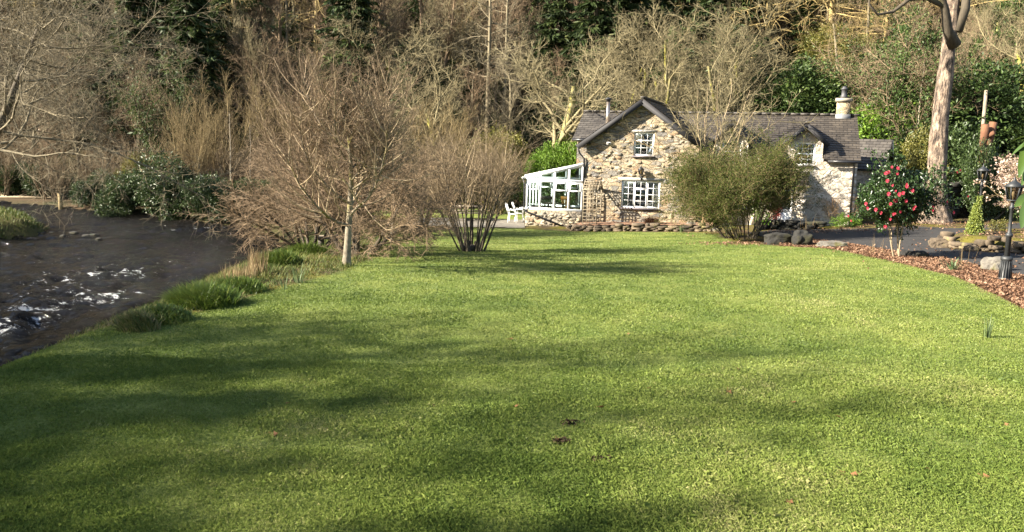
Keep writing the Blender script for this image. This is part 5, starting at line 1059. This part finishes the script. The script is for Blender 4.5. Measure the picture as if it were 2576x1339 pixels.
stonewall('driveway_bed_wall', 'low dark dry stone wall holding the bed by the white cottage door', bed2, .42, 2, 'darkrock', ls=(.12, .34), hs=(.03, .065), dp=.25)
arc = [(19 + 4.5 * math.cos(a) * .98, 26.3 + 3.52 * math.sin(a) * .98) for a in np.radians(np.arange(172, 318, 8))]
stonewall('rockery_wall', 'rough low stone rockery wall curving round the raised bed with the ivy covered lamp post', arc, .38, 3, 'drystone', ls=(.1, .24), hs=(.035, .08), dp=.22, ragged=.35)
# soil of the beds
mb = MB(); rs = np.random.default_rng(4); q = [cw(-.3, -1.3), cw(6.2, -1.4), cw(6.2, 0.0), cw(-.05, 0.0)]
nx, ny = 40, 10; gr_ = []
for j in range(ny + 1):
    for i in range(nx + 1):
        a, b = i / nx, j / ny; p = (q[0] * (1 - a) + q[1] * a) * (1 - b) + (q[3] * (1 - a) + q[2] * a) * b; gr_.append((p[0], p[1], hz(p[0], p[1]) + .24 + rs.uniform(0, .05)))
mb.add(gr_, [np.array([[j * (nx + 1) + i, j * (nx + 1) + i + 1, (j + 1) * (nx + 1) + i + 1, (j + 1) * (nx + 1) + i] for j in range(ny) for i in range(nx)])])
tag(mb.build('flower_bed', m_bark('bed_soil', (.05, .035, .025), (.28, .15, .085), None, .5, 6, 1.0)), kind='structure')
rock('mossy_rock', 'long dark boulder coloured as if in shade on the driveway edge right of the bush', on(*gxy(1964, 614), .12), (.6, .36, .3), 3, 'darkrock')
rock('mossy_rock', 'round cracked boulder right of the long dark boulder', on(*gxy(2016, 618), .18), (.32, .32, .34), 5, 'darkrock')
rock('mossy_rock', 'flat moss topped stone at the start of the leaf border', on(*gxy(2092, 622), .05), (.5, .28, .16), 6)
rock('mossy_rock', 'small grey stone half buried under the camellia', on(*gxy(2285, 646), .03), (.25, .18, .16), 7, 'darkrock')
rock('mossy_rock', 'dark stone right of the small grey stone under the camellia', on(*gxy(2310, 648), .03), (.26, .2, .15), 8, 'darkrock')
rock('garden_rock', 'pale lichen boulder beside the near lamp post', on(*gxy(2502, 682), .1), (.3, .26, .26), 9, 'rock')
rock('garden_rock', 'pale rounded boulder beside the orange barked tree', on(*gxy(1742, 578), .08), (.34, .3, .24), 10, 'rock')
rock('garden_rock', 'small grey stone right of the orange barked tree', on(*gxy(1797, 582), .02), (.24, .2, .13), 11, 'rock')
for i, (a, s) in enumerate(((178, (.32, .25, .24)), (200, (.2, .18, .16)), (262, (.26, .2, .15)), (296, (.3, .24, .15)))):
    p = (19 + 4.7 * math.cos(rad(a)), 26.3 + 3.7 * math.sin(rad(a)))
    rock('garden_rock', ['large pale boulder at the left end of the rockery wall', 'pale stone leaning on the rockery wall below the ivy', 'flat stone at the middle foot of the rockery wall', 'broad stone by the road end of the rockery wall'][i], on(*p, .1), s, 20 + i, 'drystone')
for i in range(7):
    p = (-19.9 + .5 * i - (i % 2) * .3, 33.4 + (i % 3) * .5 - .2 * i)
    rock('river_stone', 'small dark wet stone off the grassy point in the river', (p[0], p[1], WZ + .02), (.12 + .04 * (i % 3), .12, .08), 30 + i, 'darkrock', 'stones off the grassy point', sub=3)
# stone slab by the river trees
sb_ = empty('stone_slab', on(*gxy(838, 626), .12), .1, 'grey flat slab seat on the bank left of the pale trunked tree', 'slab'); mb = MB(); mb.box(-.5, .5, -.22, .22, .2, .28); mb.build('top', M['greywood'], sb_)
for sx in (-1, 1): mb = MB(); mb.box(sx * .36 - .07, sx * .36 + .07, -.15, .15, -.25, .2); mb.build('support', M['rock'], sb_)
# shaded wall on the right
dwp = [(19.6, 38.2), (23.5, 39.8), (29, 42)]
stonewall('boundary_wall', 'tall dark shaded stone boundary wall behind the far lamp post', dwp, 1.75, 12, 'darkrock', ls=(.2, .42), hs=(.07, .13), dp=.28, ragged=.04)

# ------------------------------------------------------------------ lamp posts
def lamp_post(label, loc, s):
    e = empty('lamp_post', loc, .4, label, 'lamp post'); e.scale = (s, s, s)
    mb = MB(); mb.lathe([(.15, -.12), (.15, .04), (.125, .06), (.105, .46), (.125, .48), (.125, .53), (.08, .56)], 8); mb.build('base', M['lamp'], e)
    mb = MB()
    for k in range(16): a = k * PI / 8; mb.beam((.128 * math.cos(a), .128 * math.sin(a), .08), (.108 * math.cos(a), .108 * math.sin(a), .45), .016, .016, (math.cos(a), math.sin(a), .05))
    mb.build('fluting', M['lamp'], e)
    mb = MB(); mb.lathe([(.06, .55), (.055, 1.0), (.075, 1.01), (.075, 1.06), (.05, 1.08), (.036, 1.12), (.034, 1.62), (.05, 1.63), (.05, 1.68), (.034, 1.7), (.034, 1.78)], 14); mb.build('post', M['lamp'], e, smooth=False)
    mb = MB(); mb.tube([(-.16, -.1, 1.655), (.16, .1, 1.655)], .014, 8); mb.lathe([(.0, 1.635), (.022, 1.655), (.0, 1.675)], 8, (-.165, -.103, 0)); mb.build('ladder_bar', M['lamp'], e)
    lantern(e, 1.8, .98); return e
n1_ = gp(2527, 706); lamp_post('dark lamp post with tapered lantern standing in the leaf border, nearer of two', tuple(n1_), 1.0)
f1 = P(2459, 577, 27.0); flz = hz(f1[0], 27.0); lamp_post('dark lamp post with ivy round its foot in the rockery, farther of two', (f1[0], 27.0, flz), (P(2459, 414, 27.0)[2] - flz) / 2.33)
# climber round the far post
r = np.random.default_rng(9); mb = MB(); n = 3200; zc = r.uniform(0, 1, n) ** .8; a = r.uniform(0, 6.28, n); rr_ = (.30 * (1 - zc * .75)) * r.uniform(.55, 1.05, n)
c = np.stack([rr_ * np.cos(a) - .08, rr_ * np.sin(a), zc * 1.12 - .05], 1); c[-220:, :2] *= .3; c[-220:, 2] = r.uniform(1.0, 1.35, 220)
leafquads(mb, r, c, np.stack([np.cos(a), np.sin(a), -1.1 + 0 * a], 1) + r.normal(0, .4, (n, 3)), .07, .04, np.clip(r.normal(.5, .25, n), 0, 1))
e = empty('climbing_plant', (f1[0] - .05, 26.92, flz), 0, 'lime green climber trailing round the foot of the far lamp post', 'plant'); mb.build('foliage', M['l_lime'], e)
mb = MB()
for k in range(7): aa = k * .9; mb.tube([(.12 * math.cos(aa), .12 * math.sin(aa), -.1), (.1 * math.cos(aa + 1), .1 * math.sin(aa + 1), .45), (.06 * math.cos(aa + 2), .06 * math.sin(aa + 2), .95)], .012, 5)
mb.build('stems', M['b_dark'], e)

# ------------------------------------------------------------------ garden furniture
def metal_chair(loc, rz, label):
    e = empty('garden_chair', loc, rz, label, 'chair', 'white garden chairs on the patio')
    mb = MB(); mb.box(-.22, .22, -.22, .22, .43, .46); mb.build('seat', M['whitemetal'], e)
    for sx in (-1, 1):
        for sy in (-1, 1): mb = MB(); mb.tube([(sx * .21, sy * .22, 0), (sx * .2, sy * .19, .43)], .022, 6); mb.build('leg', M['whitemetal'], e)
        mb = MB(); mb.tube([(sx * .24, -.2, .45), (sx * .25, -.2, .66), (sx * .25, .2, .68)], .02, 6); mb.build('armrest', M['whitemetal'], e)
    mb = MB()
    for sx in (-1, 1): mb.tube([(sx * .21, .2, .44), (sx * .22, .36, .95)], .022, 6)
    mb.tube([(-.22, .36, .95), (-.1, .38, 1.0), (.1, .38, 1.0), (.22, .36, .95)], .022, 6)
    for xx in (-.13, -.045, .045, .13): mb.beam((xx, .215, .47), (xx, .365, .97), .04, .012, (0, 1, 0))
    mb.build('backrest', M['whitemetal'], e)
ca = P(1290, 553, 40.9); cb = P(1306, 553, 41.3)
metal_chair(on(ca[0], 40.9, .02), rad(80), 'white metal garden chair on the patio, farther from the conservatory corner'); metal_chair(on(cb[0], 41.3, .02), rad(82), 'white metal garden chair on the patio, beside the white table')
tp = P(1330, 545, 41.2); e = empty('garden_table', on(tp[0], 41.2, .02), 0, 'round white metal garden table half hidden behind the conservatory corner', 'table')
mb = MB(); mb.lathe([(.5, .7), (.5, .73), (.46, .74)], 20); mb.build('tabletop', M['whitemetal'], e)
for k in range(3): a = k * 2.094 + 2.6; mb = MB(); mb.tube([(.38 * math.cos(a), .38 * math.sin(a), 0), (.15 * math.cos(a), .15 * math.sin(a), .25), (.06 * math.cos(a), .06 * math.sin(a), .45), (.2 * math.cos(a), .2 * math.sin(a), .7)], .022, 6); mb.build('leg', M['whitemetal'], e)
pp = P(1178, 548, 42.0); e = empty('picnic_table', on(pp[0], 42.0, 0), .15, 'weathered timber picnic table with attached benches seen through the multi stemmed shrub', 'picnic table')
mb = MB()
for k in range(5): mb.box(-.9, .9, -.36 + k * .146, -.23 + k * .146, .72, .76)
mb.build('tabletop', M['greywood'], e)
for s in (-1, 1):
    mb = MB()
    for k in range(2): mb.box(-.9, .9, s * .72 - .13 + k * .135, s * .72 - .01 + k * .135, .42, .46)
    mb.build('bench_seat', M['greywood'], e)
    mb = MB(); xx = s * .65; mb.beam((xx, -.72, 0), (xx, -.22, .72), .05, .1, (0, 1, 0)); mb.beam((xx, .72, 0), (xx, .22, .72), .05, .1, (0, 1, 0)); mb.beam((xx + .05, -.8, .38), (xx + .05, .8, .38), .05, .1); mb.beam((xx + .05, -.4, .67), (xx + .05, .4, .67), .05, .09); mb.build('leg_frame', M['greywood'], e)

# ------------------------------------------------------------------ small plants
shrub('golden_shrub', 'small golden yellow shrub at the back lawn edge behind the picnic table', on(P(1232, 540, 46)[0], 46, -.05), 41, .55, .5, 1.0, 'l_yellow', nclump=70, per=20, L=.1, w=.06, rc=.16)
bx = gp(2108, 566); b2 = gp(2132, 572)
bare('bare_spirea', 'rounded brown bare twiggy shrub against the white cottage wall', 'shrub', tuple(bx), 42, (26, .2, 58, 1.35, .014, 5, .05, .06), [(8, .25, 1, 30, 10, .5, .3, .6, .006, 3, .1, .06), (7, .15, 1, 36, 12, .5, .3, .65, .0045, 3, .12, .03)], M['b_ochre'], M['b_hazel'], 1)
shrub('low_shrub', 'low bright green cushion shrub at the foot of the bare twiggy shrub', tuple(b2), 43, .85, .6, .5, 'l_laurel', nclump=90, per=22, L=.07, w=.035, rc=.14, lobes=6, mean=.35)
gs = gp(1938, 585); shrub('green_shrub', 'fresh green leafy shrub tucked between the big bush and the white door', (gs[0], gs[1] + 1.2, hz(gs[0], gs[1] + 1.2)), 44, .7, .6, 2.0, 'l_laurel', nclump=110, per=20, L=.1, w=.05, rc=.2, mean=.4)
rd_ = gp(1968, 580); shrub('red_shrub', 'dark red leaved shrub by the white cottage door', (rd_[0], rd_[1] + 1.4, hz(rd_[0], rd_[1] + 1.4)), 45, .35, .35, 1.5, 'l_red', nclump=60, per=18, L=.08, w=.05, rc=.14)
cs = P(2522, 555, 30.5); shrub('box_shrub', 'small round green bush on the raised bed behind the near lamp post', on(P(2512, 560, 28)[0], 28, -.05), 46, .34, .3, .45, 'l_olive', nclump=50, per=20, L=.05, w=.03, rc=.1, mean=.35)
# brown dead clump in the cottage bed
p = cw(3.35, -.75); mb = MB(); r = np.random.default_rng(12); n = 900; az = r.uniform(0, 6.28, n); x0 = p[0] + r.normal(0, .1, n); y0 = p[1] + r.normal(0, .1, n)
R = np.random.default_rng(12); arc_blades(mb, x0, y0, np.full(n, hz(p[0], p[1]) + .2), R.uniform(.35, .8, n), np.full(n, .014), az, R.uniform(.1, .8, n), R.uniform(1.5, 2.6, n), R.random(n)); tag(mb.build('dead_fern', M['bracken']), 'brown collapsed fern clump in the bed below the lower gable window', 'fern')
def tuft(name, label, loc, n, h, w, spread, mat, seed, l0=(.02, .35), l1=(.3, 1.1), group=None, cat='plant', az=None):
    global R
    R = np.random.default_rng(seed); mb = MB(); a = R.uniform(0, 6.28, n); q = np.abs(R.normal(0, spread, n))
    arc_blades(mb, loc[0] + q * np.cos(a), loc[1] + q * np.sin(a), hgt(loc[0] + q * np.cos(a), loc[1] + q * np.sin(a)) - .02, R.uniform(.55, 1.1, n) * h, np.full(n, w) * R.uniform(.7, 1.2, n), a if az is None else az + R.normal(0, .7, n), R.uniform(*l0, n), R.uniform(*l1, n), np.clip(R.normal(.5, .25, n), 0, 1))
    return tag(mb.build(name, M[mat]), label, cat, group)
tuft('daffodil_clump', 'lone clump of bluish daffodil leaves on the open lawn, nearest the camera', gp(2485, 851), 26, .36, .012, .035, 'daff', 1, (.0, .2), (.1, .5))
tuft('daffodil_clump', 'bluish strap leaved clump in the leaf border left of the near lamp post', gp(2396, 682), 55, .42, .022, .09, 'daff', 2, (.1, .6), (.8, 1.9))
tuft('daffodil_clump', 'pale daffodil clump on the lawn edge right of the orange barked tree', gp(1830, 588), 30, .42, .025, .1, 'daff', 3, (.0, .4), (.3, .9))
tuft('daffodil_clump', 'daffodil leaves at the lawn edge below the pale trunked tree', gp(752, 712), 24, .4, .016, .08, 'daff', 4, (.0, .3), (.2, .8))
tuft('daffodil_clump', 'thin daffodil leaves on the bank left of another clump', gp(715, 730), 14, .36, .014, .08, 'daff', 5, (.0, .4), (.3, .9))
tuft('daffodil_clump', 'daffodil shoots in the bed under the gable', tuple(cw(4.9, -1.75)), 22, .4, .02, .08, 'daff', 6)
for i, (u, v, lb) in enumerate(((2200, 640, 'dry seed stalks in the leaf border left of the camellia'), (2420, 668, 'dry seed stalks in the leaf border between camellia and near lamp post'), (2030, 578, 'dry stalks on the bed by the white door'))):
    g_ = gp(u, v); tuft('dry_stalks', lb, g_, 9, .75, .014, .2, 'straw', 50 + i, (0, .3), (.1, .5))
# long grass tussocks on the bank
def tussock(label, x, y, rx, ry, n, h, mat, seed, name='grass_tussock', l=(.2, .9, 1.0, 2.0), w=.014, az0=PI * .95, azs=1.0, dome=.18):
    global R
    R = np.random.default_rng(seed); mb = MB(); a = R.uniform(0, 6.28, n); q = np.sqrt(R.random(n)); xx = x + rx * q * np.cos(a); yy = y + ry * q * np.sin(a); az = az0 + R.normal(0, azs, n)
    arc_blades(mb, xx, yy, hgt(xx, yy) - .03 + dome * (1 - q ** 2), h * R.uniform(.6, 1.15, n), np.full(n, w) * R.uniform(.7, 1.25, n), az, R.uniform(l[0], l[1], n), R.uniform(l[2], l[3], n), np.clip(R.normal(.5, .24, n), 0, 1), 5)
    return tag(mb.build(name, M[mat]), label, 'grass tussock')
def tb_(u, v): p = gp(u, v); return p[0], p[1]
x, y = tb_(505, 770); tussock('large bright green overhanging grass tussock on the river bank', x + .05, y + .1, .55, .42, 3400, .32, 'tussock', 1)
x, y = tb_(590, 738); tussock('green grass mound just beyond the large overhanging tussock', x, y + .2, .5, .4, 1300, .2, 'tussock', 2)
x, y = tb_(425, 812); tussock('yellowish grass tussock at the lawn corner over the river, nearest the camera', x - .1, y + .1, .45, .3, 1100, .17, 'tussock', 3)
x, y = tb_(370, 828); tussock('straw coloured grass tuft below the nearest tussock', x - .1, y, .3, .25, 600, .2, 'bankgrass', 4)
x, y = tb_(698, 668); tussock('dark green grass tussock under the bare branches on the bank', x, y + .3, .5, .45, 1600, .32, 'tussock', 5)
x, y = tb_(775, 640); tussock('light green grassy mound beside the grey slab', x, y + .3, .7, .5, 1500, .25, 'tussock', 6)
x, y = tb_(590, 712); tussock('clump of dry upright straw reeds behind the large tussock', x, y + .3, .3, .3, 130, .38, 'straw', 7, 'dry_reeds', (0, .25, .1, .6), .012, 0, 3, 0)
x, y = tb_(632, 700); tussock('bleached straw reed clump right of another reed clump', x, y + .4, .2, .2, 90, .6, 'straw', 8, 'dry_reeds', (0, .2, .1, .5), .016, 0, 3, 0)
# fallen leaves on the lawn
r = np.random.default_rng(33); mb = MB(); pts = []
for a, w_ in ((0, .35), (.9, .9), (1.6, .5), (2.4, .85), (PI, .4), (-2.4, .85), (-1.6, .5), (-.9, .9)): pts.append((.055 * w_ * math.cos(a), .055 * w_ * math.sin(a), .018 * abs(math.sin(a))))
mb.add(pts + [(0, 0, .002)], [np.array([[8, i, (i + 1) % 8] for i in range(8)])], .5); mb.beam((.02, 0, .004), (.075, .004, .012), .004, .004)
fl0 = mb.build('fallen_leaf', M['deadleaf'])
for i, (u, v) in enumerate(((1995, 1018), (1512, 1030), (1300, 1028), (1090, 1024), (1285, 858), (1400, 1115), (1832, 992), (1857, 934), (1632, 982), (2120, 1200), (2150, 1202), (1985, 1270), (1830, 1328), (2478, 1208), (2530, 1075), (2330, 1188), (2108, 1055), (690, 1100), (725, 1020), (1580, 845))):
    p = gp(u, v); o = fl0 if i == 0 else fl0.copy()
    if i: COL.objects.link(o)
    s = r.uniform(.5, .95); o.location = (p[0], p[1], p[2] + .025); o.scale = (s, s, s); o.rotation_euler = (r.normal(0, .4), r.normal(0, .4), r.uniform(0, 6.28)); tag(o, 'small orange brown fallen leaf lying on the open lawn', 'leaf', 'fallen leaves on the lawn')
# soil scrapes
for i, (u, v) in enumerate(((1435, 1068), (1412, 1118), (1515, 1160))):
    p = gp(u, v); n = 60; x = r.normal(p[0], .045, n); y = r.normal(p[1], .04, n); R = np.random.default_rng(60 + i); mb = MB(); flat_leaves(mb, x, y, hgt(x, y) + r.uniform(.01, .03, n), r.uniform(.02, .04, n), r.random(n) * .6, .5)
    tag(mb.build('soil_scrape', M['soilbits']), ['scuffed brown soil patch in the lawn, farthest of three', 'scuffed brown soil patch in the lawn, middle of three', 'scuffed brown soil patch in the lawn, nearest of three'][i], 'soil patch')
# driftwood
def log(label, pts, r0, mat='b_cream', name='driftwood', tw=5, seed=1):
    r = np.random.default_rng(seed); mb = MB(); pts = np.array(pts, float); mb.tube(pts, np.linspace(r0, r0 * .4, len(pts)), 8)
    for k in range(tw):
        i = r.integers(0, len(pts) - 1); p = pts[i] * .5 + pts[i + 1] * .5; d = nrm(pts[i + 1] - pts[i] + r.normal(0, .5, 3) * np.linalg.norm(pts[i + 1] - pts[i])); d[2] = abs(d[2]) * .6; L = r.uniform(.5, 1.4); mb.tube([p, p + d * L * .5, p + d * L + [0, 0, .1]], [r0 * .4, r0 * .3, r0 * .12], 6)
    return tag(mb.build(name, M[mat]), label, 'driftwood')
for i, (x0, y0, x1, y1) in enumerate(((-33, 49.2, -28.3, 48.3), (-31.5, 48.4, -27.2, 48.0), (-29.5, 50, -26.5, 49))):
    log(['long bleached log on the far bank upstream', 'bleached branch in front of the long log on the far bank', 'bleached branch behind the long log on the far bank'][i], [(x0, y0, hz(x0, y0) + .05), ((x0 + x1) / 2, (y0 + y1) / 2, hz((x0 + x1) / 2, (y0 + y1) / 2) + .08), (x1, y1, hz(x1, y1) + .1)], .05, seed=i)
log('forked bleached dead branch at the water below the far rhododendrons', [(-15.6, 39.9, hz(-15.6, 39.9) + .5), (-14.6, 39.2, -1.0), (-13.5, 38.4, -1.15), (-12.9, 37.9, -1.45)], .05, seed=7, tw=8)
mb = MB(); mb.tube([(-25.2, 44.2, -1.9), (-25.3, 44.3, -1.3), (-25.4, 44.4, -.75)], [.14, .12, .1], 9); tag(mb.build('broken_stump', M['b_ochre']), 'pale broken stump standing in the water by the far bank', 'stump')
# foreground rhododendron leaves reaching in from the right
fx, fy = 2.95, 4.0; e = empty('large_leaved_shrub', on(fx + .3, fy, 0), 0, 'large glossy long leaves of a shrub reaching in close in front of the lantern', 'shrub'); o_ = np.array([fx + .3, fy, hz(fx + .3, fy)])
r = np.random.default_rng(5); st, lf = MB(), MB()
def bigleaf(p, d, L, w, nrm_, t):
    d = nrm(np.array(d, float)); s = nrm(np.cross(d, nrm_)); up = np.cross(s, d); K = 9; V = []
    for k in range(K + 1):
        q = k / K; c = p + d * L * q - np.array([0, 0, 1]) * L * .35 * q * q; ww = w * .5 * math.sin(PI * min(1, q * .93 + .05)) ** .75
        V += [c - s * ww + up * ww * .3, c, c + s * ww + up * ww * .3]
    lf.add(np.array(V), [np.array([[3 * k + j, 3 * k + j + 1, 3 * k + 4 + j, 3 * k + 3 + j] for k in range(K) for j in (0, 1)])], t)
tips = [P(2632, 340, 4.0), P(2636, 500, 3.8), P(2690, 300, 4.1), P(2700, 540, 3.9), P(2720, 420, 4.2)]
for i, tpp in enumerate(tips):
    tpp = np.array(tpp); st.tube([(0, 0, -.1), (.15, .1, .9), tuple((tpp - o_) * .75 + [.12, 0, 0]), tuple(tpp - o_)], [.03, .024, .014, .008], 7)
    for k in range(8):
        a = k * .785 + i; bigleaf(tpp - o_, (math.cos(a), math.sin(a), -.15 + r.normal(0, .15)), r.uniform(.12, .17), .048, np.array([0, 0, 1.0]), r.uniform(.35, .9))
for (u, v, Y_, dx, dz, L_) in ((2592, 345, 4.0, -.35, -.9, .16), (2600, 330, 3.95, -.2, -.95, .15), (2596, 495, 3.8, -.75, -.1, .1), (2590, 500, 3.75, -.35, -.9, .11), (2604, 505, 3.8, -.1, -.95, .13), (2610, 395, 4.0, -.6, -.7, .13)): bigleaf(np.array(P(u, v, Y_)) - o_, (dx, -.2, dz), L_, .05, np.array([-.3, -.8, .5]), r.uniform(.5, 1))
st.build('stems', M['b_dark'], e, smooth=True); lf.build('foliage', M['l_big'], e, smooth=True)
